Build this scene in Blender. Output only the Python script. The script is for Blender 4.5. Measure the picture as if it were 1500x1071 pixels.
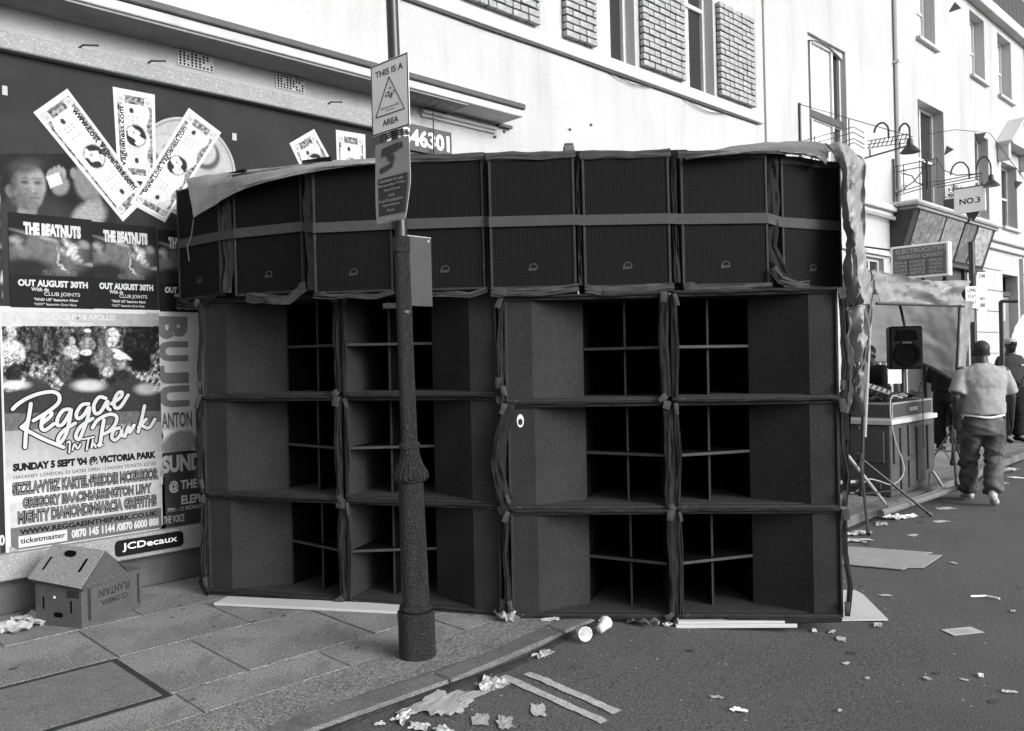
import bpy, bmesh, math, random
from mathutils import Vector, Matrix, noise as mnoise
random.seed(7)
R = math.radians
SC = bpy.context.scene
COL = SC.collection
for o in list(bpy.data.objects): bpy.data.objects.remove(o)

# ------------------------------------------------------------------ camera, light, exposure
# world: X runs along the street, Y towards the building line, Z up; the lens is above the origin
EYE = 1.63
FOC, ROLL, PITCH = 1230.0, .025, -4.5/1230
TH = math.atan2(1260, 1230)
cam_d = bpy.data.cameras.new('camera'); cam = bpy.data.objects.new('camera', cam_d); COL.objects.link(cam)
cam_d.sensor_width = 36; cam_d.lens = 36*FOC/1500; cam_d.clip_start = .05; cam_d.clip_end = 600
fwd = Vector((math.cos(TH), math.sin(TH), 0)); right = Vector((math.sin(TH), -math.cos(TH), 0)); upw = Vector((0, 0, 1))
F = fwd*math.cos(PITCH) + upw*math.sin(PITCH)
U0 = upw*math.cos(PITCH) - fwd*math.sin(PITCH)
CX = right*math.cos(ROLL) - U0*math.sin(ROLL)
CY = right*math.sin(ROLL) + U0*math.cos(ROLL)
CAMP = Vector((0, 0, EYE))
m = Matrix.Identity(4)
for i in range(3):
    m[i][0] = CX[i]; m[i][1] = CY[i]; m[i][2] = -F[i]; m[i][3] = CAMP[i]
cam.matrix_world = m
SC.camera = cam

world = bpy.data.worlds.new("World"); SC.world = world; world.use_nodes = True
wn = world.node_tree.nodes; wl = world.node_tree.links
SUN_EL, SUN_AZ = R(22), R(-82)          # azimuth measured from +X towards +Y : the light comes from the open side of the street
sky = wn.new('ShaderNodeTexSky'); sky.sky_type = 'NISHITA'; sky.sun_disc = False
sky.sun_elevation = SUN_EL; sky.sun_rotation = R(90) - SUN_AZ
sky.air_density = 1.0; sky.dust_density = 4.0
hs = wn.new('ShaderNodeHueSaturation'); hs.inputs['Saturation'].default_value = 0   # black and white film
bg = wn['Background']; bg.inputs[1].default_value = .15
wl.new(sky.outputs[0], hs.inputs['Color']); wl.new(hs.outputs[0], bg.inputs[0])
sd = bpy.data.lights.new('sun', 'SUN'); sd.energy = 1.35; sd.angle = R(26); sd.color = (1, 1, 1)
sun = bpy.data.objects.new('sun', sd); COL.objects.link(sun)
sun.rotation_euler = Vector((math.cos(SUN_EL)*math.cos(SUN_AZ), math.cos(SUN_EL)*math.sin(SUN_AZ), math.sin(SUN_EL))).to_track_quat('Z', 'Y').to_euler()
SC.view_settings.view_transform = 'Standard'; SC.view_settings.look = 'None'
SC.view_settings.gamma = 1; SC.view_settings.use_curve_mapping = False
SC.view_settings.exposure = .6
SC.cycles.max_bounces = 6; SC.cycles.diffuse_bounces = 3; SC.cycles.glossy_bounces = 3

# ------------------------------------------------------------------ measuring helpers (photograph measurements -> places in the street)
def ray(x, y):
    return CX*((x-750)/FOC) - CY*((y-535.5)/FOC) + F
def G(x, y, z=0.):                     # point on the level z
    d = ray(x, y); t = (z-EYE)/d.z; return CAMP + d*t
def W(x, y, Y=6.10):                   # point on a plane parallel to the house fronts
    d = ray(x, y); t = Y/d.y; return CAMP + d*t
def AX(x, y, X):                       # point on a plane across the street
    d = ray(x, y); t = X/d.x; return CAMP + d*t
def D(x, y, Z):                        # point at a distance in front of the lens
    return CAMP + ray(x, y)*Z

# ------------------------------------------------------------------ materials
MATS = {}
def mat(name, c, rough=.8, spec=.3, n=None, bump=None, metal=0., c2=None, speck=None, streak=None, crease=False):
    """n=(scale, amount) large tone variation; bump=(scale, strength, dist); speck=(scale, tone, cover); streak=(scale,amount) vertical runs"""
    if name in MATS: return MATS[name]
    M = bpy.data.materials.new(name); M.use_nodes = True; MATS[name] = M
    nt = M.node_tree; N = nt.nodes; L = nt.links; b = N['Principled BSDF']
    b.inputs['Roughness'].default_value = rough; b.inputs['Specular IOR Level'].default_value = spec; b.inputs['Metallic'].default_value = metal
    tc = N.new('ShaderNodeTexCoord').outputs['Object']
    col = N.new('ShaderNodeRGB'); col.outputs[0].default_value = (c, c, c, 1); cur = col.outputs[0]
    def mixto(fac, tone):
        nonlocal cur
        mx = N.new('ShaderNodeMix'); mx.data_type = 'RGBA'
        L.new(fac, mx.inputs[0]); L.new(cur, mx.inputs[6]); mx.inputs[7].default_value = (tone, tone, tone, 1); cur = mx.outputs[2]
    def ntex(scale, detail=6, rgh=.6, vec=None):
        t = N.new('ShaderNodeTexNoise'); t.inputs['Scale'].default_value = scale; t.inputs['Detail'].default_value = detail
        t.inputs['Roughness'].default_value = rgh; L.new(vec or tc, t.inputs['Vector']); return t.outputs['Fac']
    def ramp(src, a, b_, lo=0, hi=1):
        r = N.new('ShaderNodeMapRange'); r.inputs['From Min'].default_value = a; r.inputs['From Max'].default_value = b_
        r.inputs['To Min'].default_value = lo; r.inputs['To Max'].default_value = hi; r.clamp = True
        L.new(src, r.inputs['Value']); return r.outputs[0]
    if n: mixto(ramp(ntex(n[0]), .35, .7, 0, n[1]), c2 if c2 is not None else c*.45)
    if streak:
        mp = N.new('ShaderNodeMapping'); mp.inputs['Scale'].default_value = (1, 1, .08); L.new(tc, mp.inputs[0])
        mixto(ramp(ntex(streak[0], 5, .7, mp.outputs[0]), .5, .8, 0, streak[1]), c*.5)
    if speck:
        for k, (sc, tone, cov) in enumerate(speck):
            wd = .06 if sc > 60 else .2; mixto(ramp(ntex(sc, 2 if sc > 60 else 6, .5), .5+(.5-cov)*.4, .5+(.5-cov)*.4+wd), tone)
    L.new(cur, b.inputs['Base Color'])
    if bump:
        bp = N.new('ShaderNodeBump'); bp.inputs['Strength'].default_value = bump[1]; bp.inputs['Distance'].default_value = bump[2]
        src = ntex(bump[0], 8, .7)
        if crease:
            src.node.noise_type = 'RIDGED_MULTIFRACTAL'; src.node.inputs['Detail'].default_value = 3; src.node.inputs['Distortion'].default_value = .8
        L.new(src, bp.inputs['Height']); L.new(bp.outputs[0], b.inputs['Normal'])
    return M
def print_mat():
    M = bpy.data.materials.new('printed_paper'); M.use_nodes = True; N = M.node_tree.nodes; L = M.node_tree.links; b = N['Principled BSDF']
    a = N.new('ShaderNodeVertexColor'); a.layer_name = 'ink'; b.inputs['Roughness'].default_value = .65; b.inputs['Specular IOR Level'].default_value = .1
    t = N.new('ShaderNodeTexNoise'); t.inputs['Scale'].default_value = 25; t.inputs['Detail'].default_value = 8
    tc = N.new('ShaderNodeTexCoord'); L.new(tc.outputs['Object'], t.inputs['Vector'])
    mp = N.new('ShaderNodeMapRange'); mp.inputs['To Min'].default_value = .72; mp.inputs['To Max'].default_value = 1.15; L.new(t.outputs['Fac'], mp.inputs[0])
    mx = N.new('ShaderNodeMix'); mx.data_type = 'RGBA'; mx.blend_type = 'MULTIPLY'; mx.inputs[0].default_value = 1
    L.new(a.outputs[0], mx.inputs[6]); L.new(mp.outputs[0], mx.inputs[7]); L.new(mx.outputs[2], b.inputs['Base Color'])
    bp = N.new('ShaderNodeBump'); bp.inputs['Strength'].default_value = .25; bp.inputs['Distance'].default_value = .004
    t2 = N.new('ShaderNodeTexNoise'); t2.inputs['Scale'].default_value = 9; t2.inputs['Detail'].default_value = 6; L.new(tc.outputs['Object'], t2.inputs['Vector'])
    L.new(t2.outputs['Fac'], bp.inputs['Height']); L.new(bp.outputs[0], b.inputs['Normal'])
    return M
M_PRINT = print_mat()
m_asph = mat('asphalt', .108, .92, .2, (.9, .6), (160, .9, .008), c2=.066, speck=[(130, .17, .36), (110, .045, .38)])
m_pave = mat('paving_stone', .31, .9, .2, (1.3, 1.), (110, .9, .007), c2=.12, speck=[(120, .40, .36), (95, .12, .38), (26, .13, .30), (5, .17, .36)])
m_mort = mat('mortar', .26, .95, .1, (6, .8), (90, .5, .004), c2=.08)
m_kerb = mat('granite_kerb', .15, .85, .3, (5, .8), (120, .7, .006), c2=.07, speck=[(240, .26, .34), (150, .06, .36)])
m_white = mat('white_render', .46, .9, .12, (.8, .6), (45, .7, .014), c2=.38, streak=(2.4, .5), speck=[(60, .39, .36), (50, .50, .36)])
m_white2 = mat('white_paint', .55, .5, .3, (3, .2), (60, .15, .003), c2=.65)
m_corn = mat('weathered_stucco', .5, .8, .2, (4, .6), (60, .4, .006), c2=.3)
m_trim = mat('dark_trim', .07, .6, .4, (5, .6), (30, .4, .01))
m_soff = mat('soffit_board', .24, .7, .3, (5, .5), (50, .3, .004), streak=(6, .4))
m_frame = mat('hoarding_frame', .27, .7, .2, (3, .6), (80, .3, .003), c2=.18, speck=[(90, .36, .33), (70, .2, .33)])
m_plinth = mat('wall_plinth', .1, .9, .2, (3, .7), (50, .5, .006), streak=(5, .5))
m_ink = mat('black_ink', .005, .6, .1, (3, .6), c2=.010)
m_dpost = mat('dark_poster', .026, .65, .12, (2.5, .8), (8, .25, .006), c2=.014, streak=(8, .3))
m_paper = mat('white_paper', .47, .8, .2, (8, .5), (14, .3, .01), c2=.36)
m_gpaper = mat('grey_paper', .38, .8, .2, (8, .5), (14, .3, .01), c2=.24)
m_dgpaper = mat('dark_grey_print', .09, .7, .2, (8, .5), c2=.05)
m_brick = mat('painted_brick', .42, .9, .15, (14, 1.), (120, .7, .008), c2=.25, speck=[(60, .34, .34)])
m_brickm = mat('brick_mortar', .03, .95, .1, (30, .5))
m_glass = mat('window_glass', .03, .08, .6, None)
m_curt = mat('net_curtain', .6, .9, .1, (14, .4), c2=.45)
m_slate = mat('roof_slate', .07, .8, .3, (20, .5), (60, .4, .01))
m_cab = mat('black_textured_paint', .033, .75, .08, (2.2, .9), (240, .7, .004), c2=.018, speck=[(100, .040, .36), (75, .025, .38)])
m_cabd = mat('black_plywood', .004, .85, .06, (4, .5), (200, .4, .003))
m_edge = mat('worn_plywood_edge', .034, .65, .25, (9, .9), (120, .3, .003), c2=.012, speck=[(25, .09, .22)])
m_fab = mat('grey_cloth', .030, .95, .05, (10, .8), (140, .7, .005), c2=.014)
m_fabl = mat('pale_cloth', .065, .95, .08, (16, .7), (140, .5, .004), c2=.035)
m_web = mat('webbing', .065, .85, .1, (20, .5), (300, .5, .002), c2=.045)
m_tarp = mat('pale_tarpaulin', .26, .42, .4, (4, .9), (3.6, 1., .016), c2=.11, speck=[(120, .34, .3)], crease=True)
m_tarpd = mat('grey_tarpaulin', .11, .42, .5, (4, .8), (2.4, .7, .012), c2=.06, crease=True)
m_post = mat('hammered_black_paint', .011, .28, .4, (9, .5), (80, 1., .018), c2=.006, speck=[(135, .048, .34)])
m_sign = mat('sign_white', .84, .4, .3, (12, .2), c2=.72)
m_signb = mat('sign_black', .02, .5, .4)
m_signg = mat('sign_grey', .33, .5, .4, (12, .4), c2=.25)
m_signd = mat('sign_dark', .055, .5, .4, (12, .4))
m_metal = mat('black_metal', .02, .45, .5, (20, .4))
m_steel = mat('aluminium', .5, .35, .6, (20, .4), metal=.4)
m_card = mat('cardboard', .080, .9, .15, (9, .6), (60, .3, .003), c2=.05, speck=[(150, .11, .34)])
m_cardl = mat('pale_cardboard', .3, .9, .2, (9, .5), (60, .3, .003), c2=.2)
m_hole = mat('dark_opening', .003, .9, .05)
m_board = mat('white_board', .52, .75, .25, (7, .5), (40, .2, .003), c2=.45)
m_wood = mat('weathered_wood', .16, .85, .2, (14, .6), (60, .4, .006), c2=.09)
m_skin = mat('dark_skin', .03, .5, .4, (14, .3))
m_tee = mat('marl_tshirt', .33, .95, .1, (9, .5), (200, .7, .005), c2=.24)
m_jean = mat('worn_denim', .035, .85, .3, (6, 1.), (160, .7, .004), c2=.14)
m_dark = mat('dark_cotton', .014, .95, .08, (12, .4), (160, .4, .003))
m_shoe = mat('pale_leather', .5, .5, .4, (20, .3))
m_clear = mat('clear_plastic_cup', .6, .2, .6)
m_hair = mat('black_hair', .012, .8, .2)
m_line = mat('road_paint', .46, .9, .15, (18, .9), (90, .4, .004), c2=.3, speck=[(110, .16, .36), (24, .15, .18)])

def grille_mat():
    M = bpy.data.materials.new('perforated_grille'); M.use_nodes = True; N = M.node_tree.nodes; L = M.node_tree.links; b = N['Principled BSDF']
    tc = N.new('ShaderNodeTexCoord'); sp = N.new('ShaderNodeSeparateXYZ'); L.new(tc.outputs['Object'], sp.inputs[0])
    def op(o, a, b_=None):
        n = N.new('ShaderNodeMath'); n.operation = o
        for i, v in enumerate((a, b_)):
            if v is None: continue
            if isinstance(v, (int, float)): n.inputs[i].default_value = v
            else: L.new(v, n.inputs[i])
        return n.outputs[0]
    k = 2*math.pi/.016
    a = op('SINE', op('ADD', op('MULTIPLY', sp.outputs[0], k*.5), op('MULTIPLY', sp.outputs[2], k)))
    c = op('SINE', op('SUBTRACT', op('MULTIPLY', sp.outputs[0], k*.5), op('MULTIPLY', sp.outputs[2], k)))
    h = op('MULTIPLY', a, c)
    r = N.new('ShaderNodeMapRange'); r.inputs[1].default_value = -.4; r.inputs[2].default_value = .5; r.inputs[3].default_value = .004; r.inputs[4].default_value = .015; L.new(h, r.inputs[0])
    cb = N.new('ShaderNodeCombineColor'); [L.new(r.outputs[0], cb.inputs[i]) for i in range(3)]
    L.new(cb.outputs[0], b.inputs['Base Color']); b.inputs['Roughness'].default_value = .7; b.inputs['Specular IOR Level'].default_value = .06
    bp = N.new('ShaderNodeBump'); bp.inputs['Strength'].default_value = .5; bp.inputs['Distance'].default_value = .002; L.new(h, bp.inputs['Height']); L.new(bp.outputs[0], b.inputs['Normal'])
    return M
m_grille = grille_mat()

# ------------------------------------------------------------------ mesh helpers
def tag(o, label=None, cat=None, group=None, kind=None):
    if label: o['label'] = label
    if cat: o['category'] = cat
    if group: o['group'] = group
    if kind: o['kind'] = kind
    return o
def empty(name, loc=(0, 0, 0), rz=0, label=None, cat=None, group=None):
    o = bpy.data.objects.new(name, None); COL.objects.link(o); o.location = loc; o.rotation_euler.z = rz
    o.empty_display_size = .1
    return tag(o, label, cat, group)
class MB:
    def __init__(s): s.v = []; s.f = []; s.c = []
    def add(s, vs, fs):
        n = len(s.v); s.v += [tuple(v) for v in vs]; s.f += [tuple(i+n for i in f) for f in fs]; return s
    def box(s, x0, x1, y0, y1, z0, z1, M=None, taper=None):
        vs = [Vector((x, y, z)) for z in (z0, z1) for y in (y0, y1) for x in (x0, x1)]
        if M is not None: vs = [M @ v for v in vs]
        return s.add(vs, [(0, 2, 3, 1), (4, 5, 7, 6), (0, 1, 5, 4), (2, 6, 7, 3), (0, 4, 6, 2), (1, 3, 7, 5)])
    def prism(s, poly, d):                       # polygon (list of Vector) extruded by vector d
        poly = [Vector(p) for p in poly]; d = Vector(d); n = len(poly)
        return s.add(poly+[p+d for p in poly], [tuple(range(n))[::-1], tuple(range(n, 2*n))]+[(i, (i+1) % n, (i+1) % n+n, i+n) for i in range(n)])
    def poly(s, pts):
        return s.add(pts, [tuple(range(len(pts)))])
    def tube(s, pts, rad, seg=8, cap=True, ref=None):
        pts = [Vector(p) for p in pts]; n = len(pts); vs = []; fs = []
        if not isinstance(rad, (list,)): rad = [rad]*n
        ref = Vector(ref) if ref is not None else None
        prev = None
        for i, p in enumerate(pts):
            t = (pts[min(i+1, n-1)]-pts[max(i-1, 0)]); t = t.normalized() if t.length > 1e-9 else Vector((0, 0, 1))
            if ref is not None: a = ref - t*ref.dot(t)
            elif prev is not None: a = prev - t*prev.dot(t)
            else:
                q = Vector((0, 0, 1)) if abs(t.z) < .9 else Vector((1, 0, 0)); a = q - t*q.dot(t)
            if a.length < 1e-6: a = t.orthogonal()
            a.normalize(); prev = a; b = t.cross(a)
            r = rad[i]; ra, rb = (r if isinstance(r, tuple) else (r, r))
            for k in range(seg):
                w = 2*math.pi*k/seg; vs.append(p+a*(ra*math.cos(w))+b*(rb*math.sin(w)))
        for i in range(n-1):
            for k in range(seg):
                k2 = (k+1) % seg; fs.append((i*seg+k, i*seg+k2, (i+1)*seg+k2, (i+1)*seg+k))
        if cap: fs += [tuple(range(seg))[::-1], tuple((n-1)*seg+k for k in range(seg))]
        return s.add(vs, fs)
    def ball(s, c, r, M=None, nu=14, nv=9):
        c = Vector(c); r = r if isinstance(r, tuple) else (r, r, r); vs = []; fs = []
        for j in range(1, nv):
            for i in range(nu):
                a = 2*math.pi*i/nu; b = math.pi*j/nv
                v = Vector((r[0]*math.sin(b)*math.cos(a), r[1]*math.sin(b)*math.sin(a), r[2]*math.cos(b)))
                if M is not None: v = M @ v
                vs.append(c+v)
        t = Vector((0, 0, r[2])); t = M @ t if M is not None else t
        vs += [c+t, c-t]; T = len(vs)-2
        for j in range(nv-2):
            for i in range(nu): fs.append((j*nu+i, (j+1)*nu+i, (j+1)*nu+(i+1) % nu, j*nu+(i+1) % nu))
        for i in range(nu): fs += [(T, i, (i+1) % nu), (T+1, (nv-2)*nu+(i+1) % nu, (nv-2)*nu+i)]
        return s.add(vs, fs)
    def capsule(s, p0, r0, p1, r1, seg=12, ref=None):
        p0 = Vector(p0); p1 = Vector(p1); d = (p1-p0).normalized()
        g = lambda r, k: tuple(x*k for x in r) if isinstance(r, tuple) else r*k
        m0 = max(r0) if isinstance(r0, tuple) else r0; m1 = max(r1) if isinstance(r1, tuple) else r1
        P = [p0-d*m0*.95, p0-d*m0*.7, p0-d*m0*.35, p0, p1, p1+d*m1*.35, p1+d*m1*.7, p1+d*m1*.95]
        Rr = [g(r0, .3), g(r0, .72), g(r0, .94), r0, r1, g(r1, .94), g(r1, .72), g(r1, .3)]
        return s.tube(P, Rr, seg, True, ref)
    def lathe(s, prof, base, seg=28, tilt=None):
        base = Vector(base); vs = []; fs = []; n = len(prof)
        for (r, z) in prof:
            for k in range(seg):
                a = 2*math.pi*k/seg; v = Vector((r*math.cos(a), r*math.sin(a), z))
                if tilt is not None: v.x += tilt[0]*z; v.y += tilt[1]*z
                vs.append(base+v)
        for i in range(n-1):
            for k in range(seg):
                k2 = (k+1) % seg; fs.append((i*seg+k, i*seg+k2, (i+1)*seg+k2, (i+1)*seg+k))
        fs += [tuple(range(seg))[::-1], tuple((n-1)*seg+k for k in range(seg))]
        return s.add(vs, fs)
    def sheet(s, rows, th=0.):                   # rows: list of lists of Vector
        n = len(rows[0]); vs = [p for r in rows for p in r]
        fs = [(i*n+j, i*n+j+1, (i+1)*n+j+1, (i+1)*n+j) for i in range(len(rows)-1) for j in range(n-1)]
        return s.add(vs, fs)
    def build(s, name, M, parent=None, bevel=0., smooth=False, solid=0., remesh=0., relax=0, wobble=None, sharp=None):
        me = bpy.data.meshes.new(name); me.from_pydata([tuple(v) for v in s.v], [], s.f); me.validate(); me.update()
        if bevel or smooth or solid or remesh:
            bm = bmesh.new(); bm.from_mesh(me)
            bmesh.ops.recalc_face_normals(bm, faces=bm.faces) if not solid else None
            if bevel: bmesh.ops.bevel(bm, geom=[e for e in bm.edges], offset=bevel, segments=1, affect='EDGES', clamp_overlap=True)
            bm.to_mesh(me); bm.free()
        if not (solid or (len(s.f) == 1)) and not bevel and not smooth:
            bm = bmesh.new(); bm.from_mesh(me); bmesh.ops.recalc_face_normals(bm, faces=bm.faces); bm.to_mesh(me); bm.free()
        o = bpy.data.objects.new(name, me); COL.objects.link(o)
        if remesh:
            md = o.modifiers.new('r', 'REMESH'); md.mode = 'VOXEL'; md.voxel_size = remesh
        if solid:
            md = o.modifiers.new('s', 'SOLIDIFY'); md.thickness = solid; md.offset = 0
        if remesh or solid:
            dg = bpy.context.evaluated_depsgraph_get(); me2 = bpy.data.meshes.new_from_object(o.evaluated_get(dg)); o.modifiers.clear(); o.data = me2; me = me2; me.name = name
        if relax:
            bm = bmesh.new(); bm.from_mesh(me)
            for _ in range(relax): bmesh.ops.smooth_vert(bm, verts=bm.verts, factor=.5, use_axis_x=True, use_axis_y=True, use_axis_z=True)
            bm.to_mesh(me); bm.free()
        if wobble:
            sc, am = wobble
            me.update()
            for v in me.vertices:
                v.co += v.normal*(mnoise.noise(v.co*sc)*am + mnoise.noise(v.co*sc*2.3)*am*.5)
        me.materials.clear(); me.materials.append(M)
        if smooth: me.shade_smooth()
        if smooth and solid and not sharp: sharp = 50
        if sharp: me.set_sharp_from_angle(angle=R(sharp))
        if parent is not None: o.parent = parent
        return o
def localto(parent, pts):                        # world points -> parent's frame (parents carry loc + rz)
    M = (Matrix.Translation(parent.location) @ parent.rotation_euler.to_matrix().to_4x4()).inverted()
    return [M @ Vector(p) for p in pts]
def kstruct(o): o['kind'] = 'structure'; return o

FONT = None
def text_mesh(s, bold=0.):
    c = bpy.data.curves.new('t', 'FONT'); c.body = s; c.size = 1; c.offset = bold; c.resolution_u = 3
    o = bpy.data.objects.new('t', c); COL.objects.link(o)
    dg = bpy.context.evaluated_depsgraph_get(); me = bpy.data.meshes.new_from_object(o.evaluated_get(dg))
    vs = [v.co.copy() for v in me.vertices]; fs = [tuple(p.vertices) for p in me.polygons]
    bpy.data.objects.remove(o); bpy.data.curves.remove(c); bpy.data.meshes.remove(me)
    return vs, fs
def text_quad(mb, s, p0, pu, pv, bold=.0, back=(0, 0, 0)):
    """lettering stretched onto the rectangle p0, p0+pu, p0+pv"""
    vs, fs = text_mesh(s, bold)
    if not vs: return
    x0 = min(v.x for v in vs); x1 = max(v.x for v in vs); y0 = min(v.y for v in vs); y1 = max(v.y for v in vs)
    p0 = Vector(p0); pu = Vector(pu); pv = Vector(pv); bk = Vector(back)
    mb.add([p0+pu*((v.x-x0)/(x1-x0))+pv*((v.y-y0)/(y1-y0))+bk for v in vs], fs)
def flat(mb, name, M, parent): 
    me = bpy.data.meshes.new(name); me.from_pydata([tuple(v) for v in mb.v], [], mb.f); me.update(); me.materials.append(M)
    o = bpy.data.objects.new(name, me); COL.objects.link(o)
    if parent is not None: o.parent = parent
    return o
def wtext(parent, name, s, xl, xr, yt, yb, M, Y=6.09, bold=.02, dz=0.):
    """lettering on the hoarding plane between photograph measures (left, right, top and bottom at its left end)"""
    a = W(xl, yb, Y); b = W(xl, yt, Y); c = W(xr, yt, Y)
    mb = MB(); text_quad(mb, s, a, (c.x-a.x, 0, dz), (0, 0, b.z-a.z), bold)
    return flat(mb, name, M, parent)
def ribbon(mb, pts, w, prog=0.):            # flat stroke with round ends on a wall plane (facing -Y)
    pts = [Vector(p) for p in pts]
    # resample with catmull-rom
    P = []
    for i in range(len(pts)-1):
        p0 = pts[max(i-1, 0)]; p1 = pts[i]; p2 = pts[i+1]; p3 = pts[min(i+2, len(pts)-1)]
        for k in range(6):
            t = k/6; P.append(.5*((2*p1)+(p2-p0)*t+(2*p0-5*p1+4*p2-p3)*t*t+(3*p1-p0-3*p2+p3)*t**3))
    P.append(pts[-1]); n = len(P); vs = []; P = [p+Vector((0, -i*prog, 0)) for i, p in enumerate(P)]
    for i, p in enumerate(P):
        t = (P[min(i+1, n-1)]-P[max(i-1, 0)]).normalized(); q = Vector((-t.z, 0, t.x))
        vs += [p+q*w/2, p-q*w/2]
    mb.add(vs, [(2*i, 2*i+1, 2*i+3, 2*i+2) for i in range(n-1)])
    for c, e in ((P[0], prog*3), (P[-1], -prog*8)):
        mb.add([c+Vector((math.cos(a*math.pi/5)*w/2, e, math.sin(a*math.pi/5)*w/2)) for a in range(10)], [tuple(range(10))])
def print_sheet(name, parent, x0, y0, x1, y1, fn, nx, ny, Y=6.093, quad=None):
    """printed sheet on the hoarding: a grid whose ink tone is fn(photo x, photo y)"""
    vs = []; cs = []
    for j in range(ny+1):
        for i in range(nx+1):
            u = i/nx; v = j/ny
            if quad:
                a, b, c, d = quad; px = (a[0]*(1-u)+b[0]*u)*(1-v)+(d[0]*(1-u)+c[0]*u)*v; py = (a[1]*(1-u)+b[1]*u)*(1-v)+(d[1]*(1-u)+c[1]*u)*v
            else: px = x0+(x1-x0)*u; py = y0+(y1-y0)*v
            vs.append(W(px, py, Y)); cs.append(max(.004, min(.85, fn(px, py))))
    fs = [(j*(nx+1)+i, (j+1)*(nx+1)+i, (j+1)*(nx+1)+i+1, j*(nx+1)+i+1) for j in range(ny) for i in range(nx)]
    me = bpy.data.meshes.new(name); me.from_pydata([tuple(v) for v in vs], [], fs); me.update()
    ca = me.color_attributes.new('ink', 'FLOAT_COLOR', 'POINT')
    for i, c in enumerate(cs): ca.data[i].color = (c, c, c, 1)
    me.materials.append(M_PRINT)
    o = bpy.data.objects.new(name, me); COL.objects.link(o)
    if parent is not None: o.parent = parent
    return o
def blob(x, y, cx, cy, rx, ry, rot=0., soft=.25):
    c, s_ = math.cos(rot), math.sin(rot); dx = x-cx; dy = y-cy
    u = (dx*c+dy*s_)/rx; v = (-dx*s_+dy*c)/ry; d = math.sqrt(u*u+v*v)
    t = max(0, min(1, (1+soft-d)/(2*soft))); return t*t*(3-2*t)
def lerp(a, b, t): return a+(b-a)*t
def fbm(x, y, s, z=0.): return mnoise.fractal(Vector((x*s, y*s, z)), 1, 2, 4)

m_hemf = mat('faded_hem_cloth', .07, .95, .06, (12, .8), (140, .7, .005), c2=.035)

# ================================================================== SETTING
KP = [(-8, 3.15), (1, 3.15), (2.1, 3.16), (3.1, 3.12), (3.6, 3.24), (5, 3.32), (7.6, 3.44), (11, 3.49), (13.3, 3.6), (20, 3.72), (60, 4.2)]
def kerbY(x):
    for (a, ya), (b, yb) in zip(KP, KP[1:]):
        if x <= b: return lerp(ya, yb, (x-a)/(b-a))
    return KP[-1][1]
g = MB(); NX, NY = 60, 30
def roadz(x, y):                       # the carriageway rises to the worn kerb at the corner
    s_ = max(0, min(1, (6.2-x)/2.0)); s_ = s_*s_*(3-2*s_); d = max(0, kerbY(x)-y); return .075*s_*math.exp(-(d/.85)**2)
rx = [-250, -30]+[-8+.25*i for i in range(0, 80)]+[16, 40, 90, 300]; ry = [-250, -20, -3]+[-1+.15*i for i in range(0, 31)]+[5, 8, 40, 300]
kstruct(MB().sheet([[Vector((x, y, roadz(x, y) if y < 3.6 else 0)) for x in rx] for y in ry]).build('road', m_asph, smooth=True))
# pavement bed (between kerb and houses)
xs = [-8+.8*i for i in range(0, 86)]
pv = MB(); top = [[Vector((x, kerbY(x)+.14, .095)) for x in xs], [Vector((x, 7.5, .095)) for x in xs]]
pv.sheet([[Vector((x, kerbY(x)+.14, .002)) for x in xs]]+top)
pavement = kstruct(pv.build('pavement', m_mort)); pavement.rotation_euler = (0, 0, 0)
# kerb stones
xk = -4.6; i = 0
while xk < 26:
    L = .9; x0, x1 = xk+.006, xk+L-.006; y0, y1 = kerbY(x0), kerbY(x1)
    b = MB(); dz = random.uniform(-.003, .003)
    p = [Vector((x0, y0, .0)), Vector((x1, y1, .0)), Vector((x1, y1+.15, .0)), Vector((x0, y0+.15, .0))]
    b.prism([q+Vector((0, 0, .004)) for q in p], (0, 0, .098+dz)); b.build('kerb_stone', m_kerb, pavement, bevel=.012); xk += L
# paving slabs: staggered rows, one shared mesh per size
slabs = {}
def slab(x0, x1, y0, y1, mt=m_pave):
    key = (round(x1-x0, 3), round(y1-y0, 3))
    if key not in slabs:
        b = MB(); hx, hy = (x1-x0)/2-.005, (y1-y0)/2-.005; b.box(-hx, hx, -hy, hy, -.008, 0); o = b.build('paving_slab', mt, pavement, bevel=.004); slabs[key] = o.data
    else:
        o = bpy.data.objects.new('paving_slab', slabs[key]); COL.objects.link(o); o.parent = pavement
    o.location = ((x0+x1)/2, (y0+y1)/2, .103+random.uniform(-.002, .002)); o.rotation_euler = (random.uniform(-.002, .002), random.uniform(-.002, .002), 0)
rows = [(6.11, 5.40), (5.40, 4.72), (4.72, 4.00), (4.00, 3.66)]
for r, (ya, yb) in enumerate(rows):
    x = -3.4 + (.385 if r % 2 else 0)
    while x < 24 - r*.2:
        if yb < 3.7:
            if x > 3.3: break
        slab(x, x+.77, yb, ya); x += .77
# tarmac strip patched along the kerb
b = MB(); xx = [-4.6+.4*i for i in range(0, 72)]
b.sheet([[Vector((x, kerbY(x)+.152, .1035)) for x in xx], [Vector((x, 3.655 if x < 3.6 else 3.99, .1035)) for x in xx]])
kstruct(b.build('pavement_strip', mat('worn_tarmac', .23, .95, .2, (2.5, 1.), (120, .9, .007), c2=.10, speck=[(120, .36, .38), (90, .08, .38), (14, .12, .3)])))
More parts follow.
